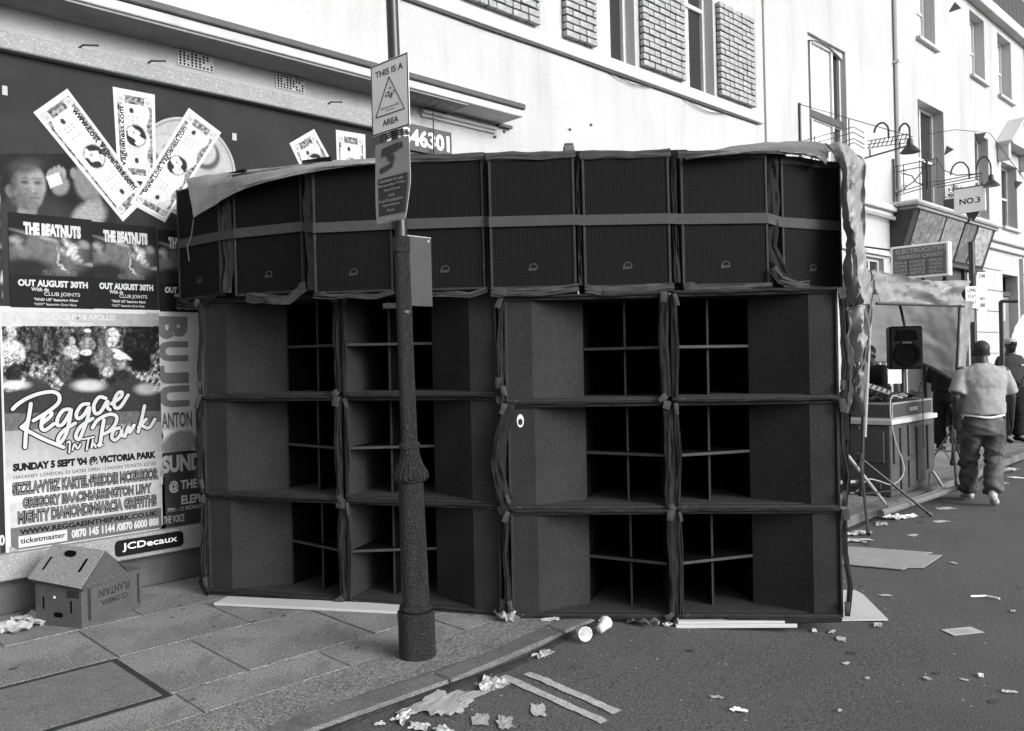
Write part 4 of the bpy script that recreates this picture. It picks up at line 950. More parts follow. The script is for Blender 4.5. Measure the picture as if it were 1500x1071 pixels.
def cloth_strip(root, pts, w, amp=.006, M=None, name='cover_flap', th=.0022, seg=7):
    """strip of padded cloth following pts (local), w wide"""
    pts = [Vector(p) for p in pts]; P = []
    for i in range(len(pts)-1):
        k = max(2, int((pts[i+1]-pts[i]).length/.035))
        for j in range(k): P.append(pts[i].lerp(pts[i+1], j/k))
    P.append(pts[-1]); n = len(P); rows = []; sd_ = random.uniform(0, 50)
    for i, p in enumerate(P):
        t = (P[min(i+1, n-1)]-P[max(i-1, 0)]).normalized(); s_ = t.cross(Vector((0, 1, 0)))
        if s_.length < .2: s_ = t.cross(Vector((1, 0, 0)))
        s_.normalize(); f1 = mnoise.noise(Vector((i*.22, sd_, 0))); wv = w*(1+.35*mnoise.noise(Vector((i*.3, sd_, 5))))
        row = []
        for k in range(seg+1):
            u = k/seg-.5
            row.append(p+s_*(u*wv)+Vector((0, -amp*(1+1.6*mnoise.noise(Vector((i*.35, sd_+k*.6, 2))))-.005*abs(math.sin(u*5.5+sd_))-.003*math.cos(u*math.pi), 0))+Vector((0, 0, f1*amp*1.2)))
        rows.append(row)
    b = MB().sheet(rows); return b.build(name, M or m_fab, root, smooth=True, solid=th)
def roll_edge(root, x0, x1, z, sag=.006, r=.011, M=None):
    n = 26; sd_ = random.uniform(0, 99)
    P = [Vector((lerp(x0, x1, i/n), -.014+.004*mnoise.noise(Vector((i*.4, sd_, 0))), z-sag*math.sin(math.pi*i/n)+.007*mnoise.noise(Vector((i*.28, sd_, 3))))) for i in range(n+1)]
    return MB().tube(P, [(r*(1+.5*mnoise.noise(Vector((i*.5, sd_, 7)))), r*.8) for i in range(n+1)], 7, True, (0, 0, 1)).build('cover_hem', M or m_fab, root, smooth=True)
def tab(root, x, z, ang, L=.085, w=.04):
    L *= random.uniform(.6, .95); w *= random.uniform(.7, .95); ang += random.uniform(-.25, .25)
    c, s_ = math.cos(ang), math.sin(ang)
    cloth_strip(root, [(x, -.022, z), (x+c*L*.5, -.030, z+s_*L*.5), (x+c*L, -.026, z+s_*L)], w, .003, m_fabl, 'corner_tab', .0025, 3)

def block(FL, FR, zl, zr, desc, seed, bh):
    global BH
    BH = bh; random.seed(seed)
    d = FR-FL; d.z = 0; L = d.length; yaw = math.atan2(d.y, d.x); w = (L-.025)/2; tilt = math.atan2(zl-zr, L)
    made = {}
    for r in range(3):
        for c in range(2):
            off = random.uniform(-.008, .008); dy = random.uniform(-.012, .012)
            lx = c*(w+.022)+off; z = lerp(zl, zr, lx/L)+r*(BH+.018)
            loc = Vector((FL.x+math.cos(yaw)*lx-math.sin(yaw)*dy, FL.y+math.sin(yaw)*lx+math.cos(yaw)*dy, z))
            o = empty('bass_speaker', loc, yaw, desc[r][c], 'speaker', 'bass horn speakers stacked three high'); o.rotation_euler.y = tilt
            if c not in made: bin_parts(w, c == 1, o); made[c] = o
            else:
                for ch in list(made[c].children):
                    if ch.name.split('.')[0] not in ('cabinet', 'front_edge', 'flat_panel', 'flare_panel', 'throat_wall', 'shelf', 'divider', 'driver_board', 'mouth_floor'): continue
                    k = ch.copy(); COL.objects.link(k); k.parent = o
                    for g_ in ch.children: q = g_.copy(); COL.objects.link(q); q.parent = k
            yield o, r, c, w
FLl = G(306, 868, .115); FRl = D(737, 900, 5.07); FRl.z = 0
FLr = D(751, 905, 5.03); FRr = D(1237, 910, 4.87)
names = lambda side: [[f'bass horn speaker, bottom row, {side[0]}', f'bass horn speaker, bottom row, {side[1]}'], [f'bass horn speaker, middle row, {side[0]}', f'bass horn speaker, middle row, {side[1]}'], [f'bass horn speaker, top of the bass rows, {side[0]}', f'bass horn speaker, top of the bass rows, {side[1]}']]
bins = {}
for nm, (fl, fr, zl, zr, ds, sd_, bh) in {'l': (FLl, FRl, .125, .112, ('outermost column beside the billboard', 'column directly behind the lamp post'), 5, .646), 'r': (FLr, FRr, .112, .10, ('column just right of the central gap', 'rightmost column next to the hanging tarpaulin'), 9, .622)}.items():
    for o, r, c, w in block(fl, fr, zl, zr, names(ds), sd_, bh):
        bins[(nm, r, c)] = (o, w); random.seed(hash((nm == 'l', r, c)) % 1000)
        for q in range(random.randint(2, 5)):
            u_ = random.uniform(.03, .15) if c == 0 else random.uniform(.85, .97); x_ = u_*w; z_ = random.uniform(.08, BH-.1); a_ = random.uniform(-.6, .6); l_ = random.uniform(.006, .03)
            flat(MB().poly([(x_, .0088, z_), (x_+l_*math.cos(a_), .0088, z_+l_*math.sin(a_)), (x_+l_*math.cos(a_)+.002, .0088, z_+l_*math.sin(a_)+.003), (x_+.001, .0088, z_+.003)]), 'scuff', mat('scuff_mark', .06, .9, .1), o)
        for zz in (.06, BH*.5, BH-.06):
            xx = (.035 if c == 0 else w-.035); sw_ = MB().lathe([(.0045, 0), (.004, .0016)], (0, 0, 0), 8).build('screw_head', m_edge, o); sw_.location = (xx, .0098, zz); sw_.rotation_euler.x = R(90)
        roll_edge(o, 0, w, BH+.008, .002, .010, m_fab); roll_edge(o, .01, w-.01, -.006, .0, .007, m_fab)
        # outer side cloth
        ox = -.012 if c == 0 else w+.012; s_ = -1 if c == 0 else 1
        cloth_strip(o, [(ox+s_*.004, 0, BH+.0), (ox+s_*random.uniform(.0, .03), .01, BH*.6), (ox+s_*random.uniform(.01, .035), .0, BH*.3), (ox+s_*.008, 0, .01)], .032, .005)
        tab(o, ox, BH+.012, -math.pi/2+s_*.25, .08, .04); tab(o, ox+s_*.004, .10, -math.pi/2-s_*.1, .085, .038)
        # inner cloth over the post between the two columns
        if c == 0:
            bt = random.uniform(-.012, .012)
            cloth_strip(o, [(w-.004, -.006, BH+.01), (w-.008+bt, -.012, BH*.55), (w+.0, -.010, .02)], .052, .006); tab(o, w-.006, BH+.012, -math.pi/2, .075, .058)
            tab(o, w-.004, .03, -.8 if r % 2 else -2.4, .075, .045)
        else:
            cloth_strip(o, [(.018, -.004, BH-.005), (.03+random.uniform(-.01, .008), -.010, BH*.5), (.022, -.008, .015)], .026, .005); tab(o, .02, BH-.0, -math.pi/2+.25, .09, .028)
            if r == 0 and nm == 'r': cloth_strip(o, [(w*.3, -.02, -.004), (w*.7, -.03, -.014), (w*.98, -.02, .0)], .03, .005)
# special touches: bulging strip in the central gap, round maker's sticker, chalk scuff
o, w = bins[('r', 1, 0)]
cloth_strip(o, [(.01, -.01, BH+.01), (-.035, -.02, BH*.72), (-.07, -.01, BH*.45), (-.04, -.015, BH*.2), (.0, -.01, -.01)], .075, .010)
b = MB(); b.prism([(.075+.021*math.cos(a*.3927), .0085, BH-.095+.04*math.sin(a*.3927)) for a in range(16)], (0, -.0012, 0)); st = b.build('sticker', m_sign, o)
b = MB(); b.prism([(.075+.014*math.cos(a*.3927), .0072, BH-.102+.02*math.sin(a*.3927)) for a in range(16)], (0, -.0006, 0)); b.build('sticker_mark', m_signb, st)
o, w = bins[('l', 0, 1)]
cloth_strip(o, [(w+.01, -.01, BH), (w+.04, 0, BH*.6), (w+.075, .01, BH*.25), (w+.04, .02, .1)], .03, .008)
o, w = bins[('l', 1, 0)]
cloth_strip(o, [(-.01, 0, BH), (-.05, .02, BH*.7), (-.03, .01, BH*.4), (-.06, .02, .1)], .06, .012)
o, w = bins[('l', 0, 0)]
cloth_strip(o, [(-.01, 0, BH*.9), (-.04, .02, BH*.5), (-.03, .01, BH*.2), (-.07, .02, .05), (.02, -.02, -.012)], .05, .012)
for key in bins:
    o, w = bins[key]
    if key[2] == 1 and key[1] < 2:
        for k in range(3): pass

# cabinets of the top row: front bottom corners by place, each its own yaw
CB = [(263, 325, 6.10, 5.76, 2.135, .80), (345, 446, 5.72, 5.50, 2.125, .83), (461, 577, 5.47, 5.40, 2.105, .835), (594, 712, 5.38, 5.355, 2.10, .835), (719, 845, 5.345, 5.34, 2.095, .835), (856, 984, 5.34, 5.355, 2.09, .835), (1000, 1127, 5.36, 5.40, 2.085, .835), (1147, 1234, 5.50, 5.74, 2.075, .83)]
KF = [.975, .965, .95, .94, .935, .935, .935, .935]
CB = [(a, b, c*k, d*k, 1.63+(z-1.63)*k, h*k) for (a, b, c, d, z, h), k in zip(CB, KF)]
tl = ['grille fronted top speaker at the far left end, turned away under the pale tarpaulin', 'grille fronted top speaker second from the left end, half under the pale tarpaulin', 'grille fronted top speaker just left of the lamp post', 'grille fronted top speaker just right of the lamp post, partly behind the blank sign back', 'grille fronted top speaker in front of the upright timber, fourth from the right end', 'grille fronted top speaker third from the right end', 'grille fronted top speaker second from the right end', 'grille fronted top speaker at the right end beside the hanging tarpaulin']
strap_pts = []; top_front = []
for i, (xl, xr, Zl, Zr, z, H) in enumerate(CB):
    random.seed(100+i)
    yl = 530; A_ = D(xl, 430, Zl); B_ = D(xr, 430, Zr); A_.z = B_.z = z
    d = B_-A_; L = d.length; yaw = math.atan2(d.y, d.x)
    o = empty('top_speaker', A_, yaw, tl[i], 'speaker', 'grille fronted speakers in the curved top row')
    dp_ = .48; tp = .09 if i in (0, 1) else .02
    # tapered shell
    c = MB(); outer = [(0, .012), (L, .012), (L-tp, dp_), (tp, dp_)]
    c.prism([(x, y, 0) for x, y in outer], (0, 0, H)); c.build('cabinet', m_cab, o, bevel=.004)
    fr_ = MB(); e = .016
    fr_.box(0, e, -.008, .011, 0, H); fr_.box(L-e, L, -.008, .011, 0, H); fr_.box(e, L-e, -.008, .011, 0, e); fr_.box(e, L-e, -.008, .011, H-e, H); fr_.build('front_frame', m_edge, o, bevel=.003)
    MB().box(e+.001, L-e-.001, -.001, .010, e+.001, H-e-.001).build('grille', m_grille, o)
    # round badge with its open ring and small raised letters
    bx_, bz = L*.505, .125; b = MB(); n = 22; r0, r1 = .021, .0255
    bd = MB(); ring = []
    for k in range(n+1):
        a = R(-25)+R(215)*k/n; ring.append((math.cos(a), math.sin(a)))
    for (c0_, s0_), (c1_, s1_) in zip(ring, ring[1:]): bd.prism([(bx_+r0*c0_, -.004, bz+r0*s0_), (bx_+r1*c0_, -.004, bz+r1*s0_), (bx_+r1*c1_, -.004, bz+r1*s1_), (bx_+r0*c1_, -.004, bz+r0*s1_)], (0, .003, 0))
    m_bdg = mat('dull_badge', .06, .6, .3); bg_ = bd.build('badge', m_bdg, o)
    b = MB(); text_quad(b, "EAW", (bx_-.030, -.0055, bz-.018), (.050, 0, 0), (0, 0, .017), .05); flat(b, 'badge_lettering', m_bdg, bg_)
    # cloth hems above and below
    if i > 2: cloth_strip(o, [(-.01, -.004, H+.008), (L*.3, -.008, H+.012), (L*.6, -.006, H+.006), (L+.01, -.004, H+.014)], .044, .005, m_hemf)
    if i in (4, 5, 6): cloth_strip(o, [(0, -.012, -.016), (L*.35, -.02, -.02), (L*.7, -.016, -.012), (L+.01, -.01, -.008)], .045, .009, m_hemf); tab(o, .01, -.005, -.15, .1, .05)
    elif i in (2, 3): cloth_strip(o, [(0, -.01, -.010), (L*.25, -.03, -.030), (L*.55, -.03, -.022), (L*.8, -.02, -.030), (L+.01, -.012, -.006)], .03, .010, m_hemf)
    elif i == 1: cloth_strip(o, [(.12, -.02, -.012), (L*.6, -.05, -.035), (L*.85, -.04, -.05), (L+.03, -.012, .03)], .06, .012, m_fabl); tab(o, L+.005, .06, -1.6, .1, .05)
    elif i == 0: cloth_strip(o, [(.0, -.01, -.0), (L*.4, -.03, -.05), (L*.7, -.02, -.04), (L+.03, -.012, .03)], .045, .010, m_fab)
    # cloth wedge bunched in the gap to the next cabinet
    nxt = CB[i+1] if i < 7 else None
    if nxt:
        gp = D(nxt[0], 430, nxt[2]); gp.z = z; q = localto(o, [gp])[0]; gw = max(.014, q.x-L)
        MB().box(L-.03, L+gw+.06, .05+max(0, q.y), .07+max(0, q.y), 0, H+.045).build('gap_filler', m_dark, o)  # dark filler panel added behind the gap to hide the bright wall
        cloth_strip(o, [(L+gw*.5, .03+q.y*.4, H+.01), (L+gw*.45, .02+q.y*.4, H*.6), (L+gw*(.55 if i != 6 else .3), .03+q.y*.4, H*.3), (L+gw*(.5 if i != 6 else .9), .0, .01)], gw*(.62 if i in (0, 6) else .5), .012, m_fabl if i in (0, 1) else m_fab)
    if i == 6: cloth_strip(o, [(L+.01, -.02, .10), (L+.05, -.04, .03), (L+.15, -.05, -.005), (L+.22, -.05, -.01)], .05, .012, m_fabl)
    top_front.append((A_.copy(), B_.copy(), H))
    strap_pts += [(A_.x, A_.y, z+H*.515), (B_.x, B_.y, z+H*.515)]
# webbing strap round the row
cen = Vector((3.4, 5.2, 0)); rows = []
for p in strap_pts:
    p = Vector(p); k = (Vector((p.x, p.y, 0))-Vector((0, 0, 0))).normalized()*-.016
    rows.append([p+k+Vector((0, 0, -.031)), p+k+Vector((0, 0, .031))])
first = rows[0]; k = Vector((.12, .35, .0)); rows = [[first[0]+k, first[1]+k]]+rows
tag(MB().sheet(rows).build('webbing_strap', m_web, None, solid=.004), 'long flat grey webbing strap tied round the whole top row of speakers', 'strap')
# timber upright poking up behind
p = D(833, 215, 5.55); o = empty('timber_post', (p.x, p.y, .0), TH, 'short weathered timber end standing up behind the middle of the top row', 'timber post')
MB().box(-.035, .035, -.035, .035, .10, 3.05).build('post', m_wood, o, bevel=.006); b = MB(); b.box(-.03, .03, -.03, .03, 3.051, 3.065); b.build('post_top', m_wood, o, bevel=.005)

# tarpaulins ------------------------------------------------------------
def interp(curve, t):
    n = len(curve)-1; x = t*n; i = min(int(x), n-1); f = x-i; p0 = curve[max(i-1, 0)]; p1 = curve[i]; p2 = curve[i+1]; p3 = curve[min(i+2, n)]
    return .5*((2*p1)+(p2-p0)*f+(2*p0-5*p1+4*p2-p3)*f*f+(3*p1-p0-3*p2+p3)*f**3)
def drape(name, curves, nu, nv, M, label, cat='tarpaulin', fold=.03, fs=3., seed=0, parent=None, th=.003, fine=.008, pleat=0.):
    """cloth lofted through curves of world points; folds push it to and fro"""
    rows = []
    for j in range(nv+1):
        col = [interp([interp(c, j/nv) for c in curves], i/nu) if len(curves) > 2 else interp(curves[0], j/nv).lerp(interp(curves[1], j/nv), i/nu) for i in range(nu+1)]
        rows.append(col)
    for j, r in enumerate(rows):
        for i, p in enumerate(r):
            q1 = mnoise.noise(Vector((i/nu*fs*2, j/nv*fs, seed))); q2 = mnoise.noise(Vector((i/nu*fs*3.1+j/nv*2, j/nv*fs*2.2-i/nu, seed+4)))
            k = fold*(.55*q1+.75*(.28-abs(q2)))+fine*(1.2-3*abs(mnoise.noise(Vector((i/nu*fs*5+j/nv*3, j/nv*fs*4-i/nu*2, seed+9)))))
            if pleat: k = pleat*(1-2.2*abs(mnoise.noise(Vector((i/nu*2.6+.35*math.sin(j/nv*5), j/nv*1.3, seed)))))+fold*.5*q1+fine*(1-3*abs(mnoise.noise(Vector((i/nu*4+j/nv*9, j/nv*2-i/nu*2, seed+9)))))
            p -= F*k; p += Vector((0, 0, fine*.5*mnoise.noise(Vector((i*.4, j*.4, seed+3)))))
    o = MB().sheet(rows).build(name, M, parent, smooth=True, solid=th)
    return tag(o, label, cat) if parent is None else o
TF = .95
d3 = lambda l: [D(x, y, Z*TF-.03) for x, y, Z in l]
# pale sheet over the left end
up = d3([(272, 262, 6.18), (300, 257, 6.1), (350, 251, 5.98), (400, 246, 5.85), (460, 238, 5.7), (520, 234, 5.62), (590, 231, 5.58), (640, 231, 5.56)])
md_ = d3([(276, 275, 6.09), (302, 272, 5.98), (350, 262, 5.74), (400, 253, 5.60), (455, 244, 5.46), (520, 239, 5.39), (590, 236, 5.36), (640, 235, 5.35)])
lo = d3([(284, 319, 6.00), (305, 306, 5.92), (345, 283, 5.72), (390, 267, 5.56), (455, 253, 5.44), (520, 243, 5.38), (590, 239, 5.355), (640, 237, 5.34)])
drape('tarpaulin', [up, md_, lo], 12, 60, m_tarp, 'pale tarpaulin draped over the left end of the top row, pointed corner hanging', fold=.012, fs=4, seed=2, fine=.006)
p = D(284, 319, 5.99*.95); tag(MB().tube([p, p+Vector((-.01, 0, -.05)), p+Vector((-.02, 0, -.12)), p+Vector((-.05, 0, -.20)), p+Vector((-.05, -.02, -.30))], .005, 6).build('tie_cord', m_web), 'thin cord hanging from the pointed corner of the pale tarpaulin', 'cord')
TF = .935
# grey sheet lying over the right part of the top row
up = d3([(1005, 230, 5.9), (1040, 222, 5.9), (1085, 213, 5.9), (1150, 208, 5.95), (1190, 208, 6.0), (1215, 212, 6.0)])
md_ = d3([(1003, 233, 5.36), (1040, 227, 5.36), (1090, 221, 5.37), (1140, 217, 5.45), (1190, 222, 5.55), (1212, 232, 5.6)])
lo = d3([(1004, 235, 5.33), (1040, 230, 5.33), (1090, 226, 5.35), (1140, 226, 5.42), (1190, 230, 5.5), (1210, 242, 5.56)])
drape('tarpaulin', [up, md_, lo], 10, 46, m_tarpd, 'dark grey tarpaulin lying over the top of the two rightmost top speakers', fold=.015, fs=3, seed=5)
# pale sheet hanging down the right end
l_ = d3([(1203, 214, 5.7), (1224, 240, 5.62), (1228, 275, 5.62), (1232, 320, 5.62), (1238, 350, 5.6), (1233, 375, 5.6), (1236, 410, 5.6), (1246, 445, 5.62)])
c_ = d3([(1228, 212, 5.75), (1243, 238, 5.55), (1246, 275, 5.53), (1247, 320, 5.56), (1251, 350, 5.52), (1250, 378, 5.55), (1253, 412, 5.54), (1258, 447, 5.56)])
r_ = d3([(1234, 220, 5.95), (1262, 236, 5.78), (1262, 275, 5.8), (1263, 320, 5.8), (1265, 350, 5.82), (1267, 380, 5.8), (1270, 415, 5.8), (1268, 446, 5.8)])
drape('tarpaulin', [l_, c_, r_], 22, 70, m_tarp, 'pale creased tarpaulin hanging down the right end of the top row', fold=.03, fs=3.4, seed=11, fine=.022, pleat=.06)
l_ = d3([(1232, 452, 5.8), (1240, 478, 5.8), (1238, 505, 5.8), (1242, 540, 5.85), (1240, 575, 5.9), (1240, 605, 5.9)])
r_ = d3([(1264, 448, 6.0), (1264, 480, 6.0), (1258, 510, 6.0), (1250, 545, 6.0), (1252, 578, 6.05), (1258, 608, 6.1)])
drape('tarpaulin', [l_, r_], 14, 40, m_tarp, 'lower hanging end of pale tarpaulin beside the top bass speaker, left of the tripod pole', fold=.04, fs=3, seed=19, fine=.015, pleat=.12)
l_ = d3([(1262, 440, 6.3), (1262, 500, 6.3), (1254, 560, 6.3), (1250, 606, 6.3)]); r_ = d3([(1280, 400, 6.4), (1276, 470, 6.4), (1270, 540, 6.4), (1262, 600, 6.4)])
drape('tarpaulin', [l_, r_], 10, 40, m_tarpd, 'narrow grey folded length of tarpaulin falling beside the tripod pole', fold=.05, fs=3, seed=23)

l_ = d3([(1228, 425, 6.2), (1230, 470, 6.2), (1231, 540, 6.2), (1232, 640, 6.3), (1234, 735, 6.3)]); r_ = d3([(1256, 425, 6.3), (1254, 480, 6.3), (1250, 540, 6.4), (1244, 640, 6.4), (1240, 735, 6.4)])
drape('tarpaulin', [l_, r_], 10, 50, m_dark, 'black sheet hanging behind the right side of the bass speakers', fold=.04, fs=3, seed=27)  # black sheet added where only tarpaulin shade darkens the gap
# boards and blocks that carry the stack
def plank(name, p0, p1, wd, th, z, M, label, cat='board', group=None, rz=0.):
    d = p1-p0; L = math.hypot(d.x, d.y); o = MB().box(0, L, 0, wd, 0, th).build(name, M, None, bevel=.003); o.location = (p0.x, p0.y, z); o.rotation_euler.z = math.atan2(d.y, d.x)+rz
    return tag(o, label, cat, group)
p0 = G(313, 884, .12); p1 = G(590, 897, .12)
plank('packing_board', p0, p1, .16, .018, .105, m_board, 'long white board lying on the pavement under the left end of the stack')
for (x0, x1, y, z_, t, lb) in ((990, 1168, 921, .005, .022, 'lower white board under the right end of the stack'), (993, 1150, 915, .028, .016, 'upper white board under the right end of the stack')):
    z_ += .05; a = G(x0, y, z_); c = G(x1, y-1, z_); plank('packing_board', a, c, .3, t, z_, m_board, lb)
for (px, py, w_, t, lb) in ((1010, 925, .16, .04, 'timber packing block under the right hand bass column'), (785, 906, .14, .045, 'timber packing block just right of the central gap'), (600, 896, .14, .012, 'thin packing block behind the lamp post'), (930, 915, .13, .04, 'packing block under the middle of the right half of the stack'), (1200, 913, .16, .035, 'packing block at the right end of the stack')):
    a = G(px, py, .0); k = a.y > 3.3
    o = MB().box(-w_/2, w_/2, .12, .5, 0, t).build('packing_block', m_wood, None, bevel=.004); o.location = (a.x, a.y, .104 if a.y > kerbY(a.x)+.2 else .004); o.rotation_euler.z = TH-math.pi/2+.05
    tag(o, lb, 'packing block')

# ================================================================== LAMP POST AND SIGNS
PB = G(612, 960, .104)
tp_ = D(574, 0, 4.37); tl_ = ((tp_.x-PB.x)/(tp_.z-.104), (tp_.y-PB.y)/(tp_.z-.104))
lp_ = empty('lamp_post', (PB.x, PB.y, .1), 0, 'leaning black cast iron lamp post with flared collar, carrying the notice plates', 'lamp post')
def leth(prof, name, M=m_post, parent=lp_): return MB().lathe(prof, (0, 0, 0), 32, tl_).build(name, M, parent, smooth=True, sharp=40)
leth([(.095, 0), (.097, .01), (.097, .215), (.0985, .222), (.0985, .236), (.094, .243)], 'base')
leth([(.080, .244), (.087, .252), (.088, .262), (.082, .272), (.076, .276)], 'base_ring')
leth([(.074, .275), (.073, .34), (.069, .56), (.065, .90), (.064, .925)], 'lower_shaft')
leth([(.064, .918), (.078, .922), (.089, .934), (.093, .950), (.090, .966), (.079, .984), (.066, 1.01), (.056, 1.04), (.050, 1.07), (.048, 1.088), (.054, 1.096), (.058, 1.108), (.054, 1.12), (.045, 1.13)], 'collar')
leth([(.043, 1.12), (.042, 1.5), (.041, 2.0), (.0405, 2.20)], 'shaft')
leth([(.032, 2.18), (.0315, 3.0), (.031, 3.8)], 'upper_shaft', mat('satin_black_paint', .022, .35, .5, (12, .5), streak=(20, .5)))
leth([(.045, 2.12), (.045, 2.195)], 'reducing_sleeve'); leth([(.044, 1.80), (.044, 1.815)], 'band', m_metal)
q = Vector((tl_[0]*1.84, tl_[1]*1.84, 1.84)); kk = MB(); kk.box(-.02, .02, -.06, .06, -.015, .015, Matrix.Translation(q-right*.05)@Matrix.Rotation(TH, 4, 'Z')); kk.build('band_clamp', m_metal, lp_, bevel=.004)
# radial flutes on the collar
fl = MB()
for k in range(22):
    a = 2*math.pi*k/22; rp_ = [(.087, .934), (.0915, .950), (.089, .966), (.078, .984), (.065, 1.01), (.055, 1.04), (.05, 1.07)]
    fl.tube([Vector((r*math.cos(a)+tl_[0]*z, r*math.sin(a)+tl_[1]*z, z)) for r, z in rp_], [.004, .0055, .0055, .005, .004, .003, .002], 5)
fl.build('collar_flute', m_post, bpy.data.objects['collar'], smooth=True)
def sign_plane(cornersZ):     # measures with distances -> plate frame
    return [D(*c) for c in cornersZ]
def plate_thing(name, label, TL, TR, BL, th=.003, cat='sign'):
    o = empty(name, TL, 0, label, cat); X = TR-TL; Z = TL-BL; Y = Z.cross(X).normalized(); return o, X, Z, Y
# watch sign: right edge is nearer the lens than the left one
S1 = [(543, 97, 4.36), (598, 77, 4.16), (548.5, 201, 4.36)]
TL, TR, BL = [D(*q) for q in S1]; BL = Vector((TL.x, TL.y, BL.z)); TR.z = TL.z = (TL.z+TR.z)/2
ws = empty('watch_sign', (BL.x, BL.y, BL.z), math.atan2((TR-TL).y, (TR-TL).x), 'white notice plate with a triangle, lettered THIS IS A AREA, on the lamp post', 'sign')
W_, H_ = (TR-TL).length, TL.z-BL.z
MB().box(0, W_, -.002, .002, 0, H_).build('plate', m_sign, ws, bevel=.001)
b = MB(); e = .006
for q in ((0.003, W_-.003, .003, e+.003), (.003, W_-.003, H_-e-.003, H_-.003), (.003, e+.003, e, H_-e), (W_-e-.003, W_-.003, e, H_-e)): b.box(q[0], q[1], -.0032, -.0021, q[2], q[3])
b.build('border', m_signb, ws)
def st(s, u0, u1, v0, v1, M=m_signb, bold=.0, nm='lettering', root=None, Wq=None, Hq=None, y=-.0036):
    root = root or ws; Wq = Wq or W_; Hq = Hq or H_
    b = MB(); text_quad(b, s, (u0*Wq, y, v0*Hq), ((u1-u0)*Wq, 0, 0), (0, 0, (v1-v0)*Hq), bold); flat(b, nm, M, root)
st("THIS IS A", .13, .87, .80, .89, bold=.02); st("AREA", .30, .72, .10, .185, bold=.02)
tri = [(.12, .25), (.88, .25), (.5, .76)]; b = MB()
for (a, c) in zip(tri, tri[1:]+tri[:1]): b.tube([Vector((a[0]*W_, -.0034, a[1]*H_)), Vector((c[0]*W_, -.0034, c[1]*H_))], .0028, 4)
b.build('triangle', m_signb, ws)
st("NEIGHBOURHOOD", .25, .74, .335, .36, bold=.01); st("WATCH", .38, .62, .29, .315, bold=.01)
b = MB()
for (u, v, ru, rv) in ((.52, .60, .03, .013), (.47, .545, .05, .012), (.41, .51, .025, .02), (.49, .50, .022, .026), (.56, .51, .03, .02), (.54, .475, .018, .025), (.62, .54, .02, .015)):
    b.poly([Vector(((u+ru*math.cos(a))*W_, -.0036, (v+rv*math.sin(a))*H_)) for a in [i*math.pi/5 for i in range(10)]])
flat(b, 'huddled_figures', m_signb, ws)
for v in (.15, .85): MB().box(W_*.42, W_*.58, .0025, .04, v*H_-.01, v*H_+.01).build('bracket', m_metal, ws)
# camera sign
TL = D(549, 213, 4.36); TR = D(600, 198, 4.18); zb = D(553, 329, 4.36).z; TL.z = TR.z = (TL.z+TR.z)/2
cs_ = empty('camera_sign', (TL.x, TL.y, zb), math.atan2((TR-TL).y, (TR-TL).x), 'weathered grey notice with a camera symbol, lower plate on the lamp post', 'sign')
Wc, Hc = (TR-TL).length, TL.z-zb
nx, ny = 10, 16; rows = []
for j in range(ny+1):
    row = []
    for i in range(nx+1):
        u, v = i/nx, j/ny; cut = .02 if j in (0, ny) else 0
        bend = -.02*max(0, u-.75)*4*max(0, .6-v)+.006*math.sin(v*5)*(u-.5)
        row.append(Vector((lerp(cut, 1-cut, u)*Wc*(1-.13*max(0, u-.5)*max(0, .45-v)*4), bend, v*Hc)))
    rows.append(row)
MB().sheet(rows).build('plate', m_signg, cs_, smooth=True, solid=.003)
b = MB(); b.sheet([[Vector((lerp(.08, .93, i/nx)*Wc*(1-.13*max(0, lerp(.08, .93, i/nx)-.5)*max(0, .45-v)*4), -.004-.02*max(0, i/nx-.75)*4*max(0, .6-v), v*Hc)) for i in range(nx+1)] for v in [.09+.47*k/8 for k in range(9)]]); flat(b, 'dark_panel', m_signd, cs_)
for k, (t, a, c) in enumerate((("Cameras in use", .16, .84), ("Metropolitan Police", .1, .9), ("Anti-Drugs", .28, .75), ("and", .42, .58), ("Anti-Prostitution", .13, .82), ("Operations", .22, .72), ("Area", .36, .58))):
    v1 = .535-k*.062; st(t, a, c, v1-.042, v1, m_gpaper, .02, 'lettering', cs_, Wc, Hc, -.012)
b = MB()
for pl in ([(.2, .82), (.72, .87), (.74, .95), (.24, .92)], [(.42, .74), (.6, .76), (.56, .83), (.36, .82)], [(.16, .62), (.52, .67), (.56, .72), (.16, .68)], [(.74, .87), (.82, .875), (.83, .945), (.75, .94)], [(.48, .69), (.53, .7), (.55, .76), (.50, .75)]): b.poly([Vector((u*Wc, -.009, v*Hc)) for u, v in pl])
flat(b, 'camera_symbol', m_signd, cs_)
for u in (.36, .5, .64): MB().box(u*Wc-.006, u*Wc+.006, -.007, .03, .02*Hc, .05*Hc).build('bolt', m_steel, cs_)
b = MB(); [b.tube([Vector((.36*Wc, -.01, Hc+.012+k*.011)), Vector((.7*Wc, -.02, Hc+.014+k*.011)), Vector((.92*Wc, .01, Hc+.012+k*.010))], .0045, 5) for k in range(3)]; b.build('banding', m_metal, cs_)
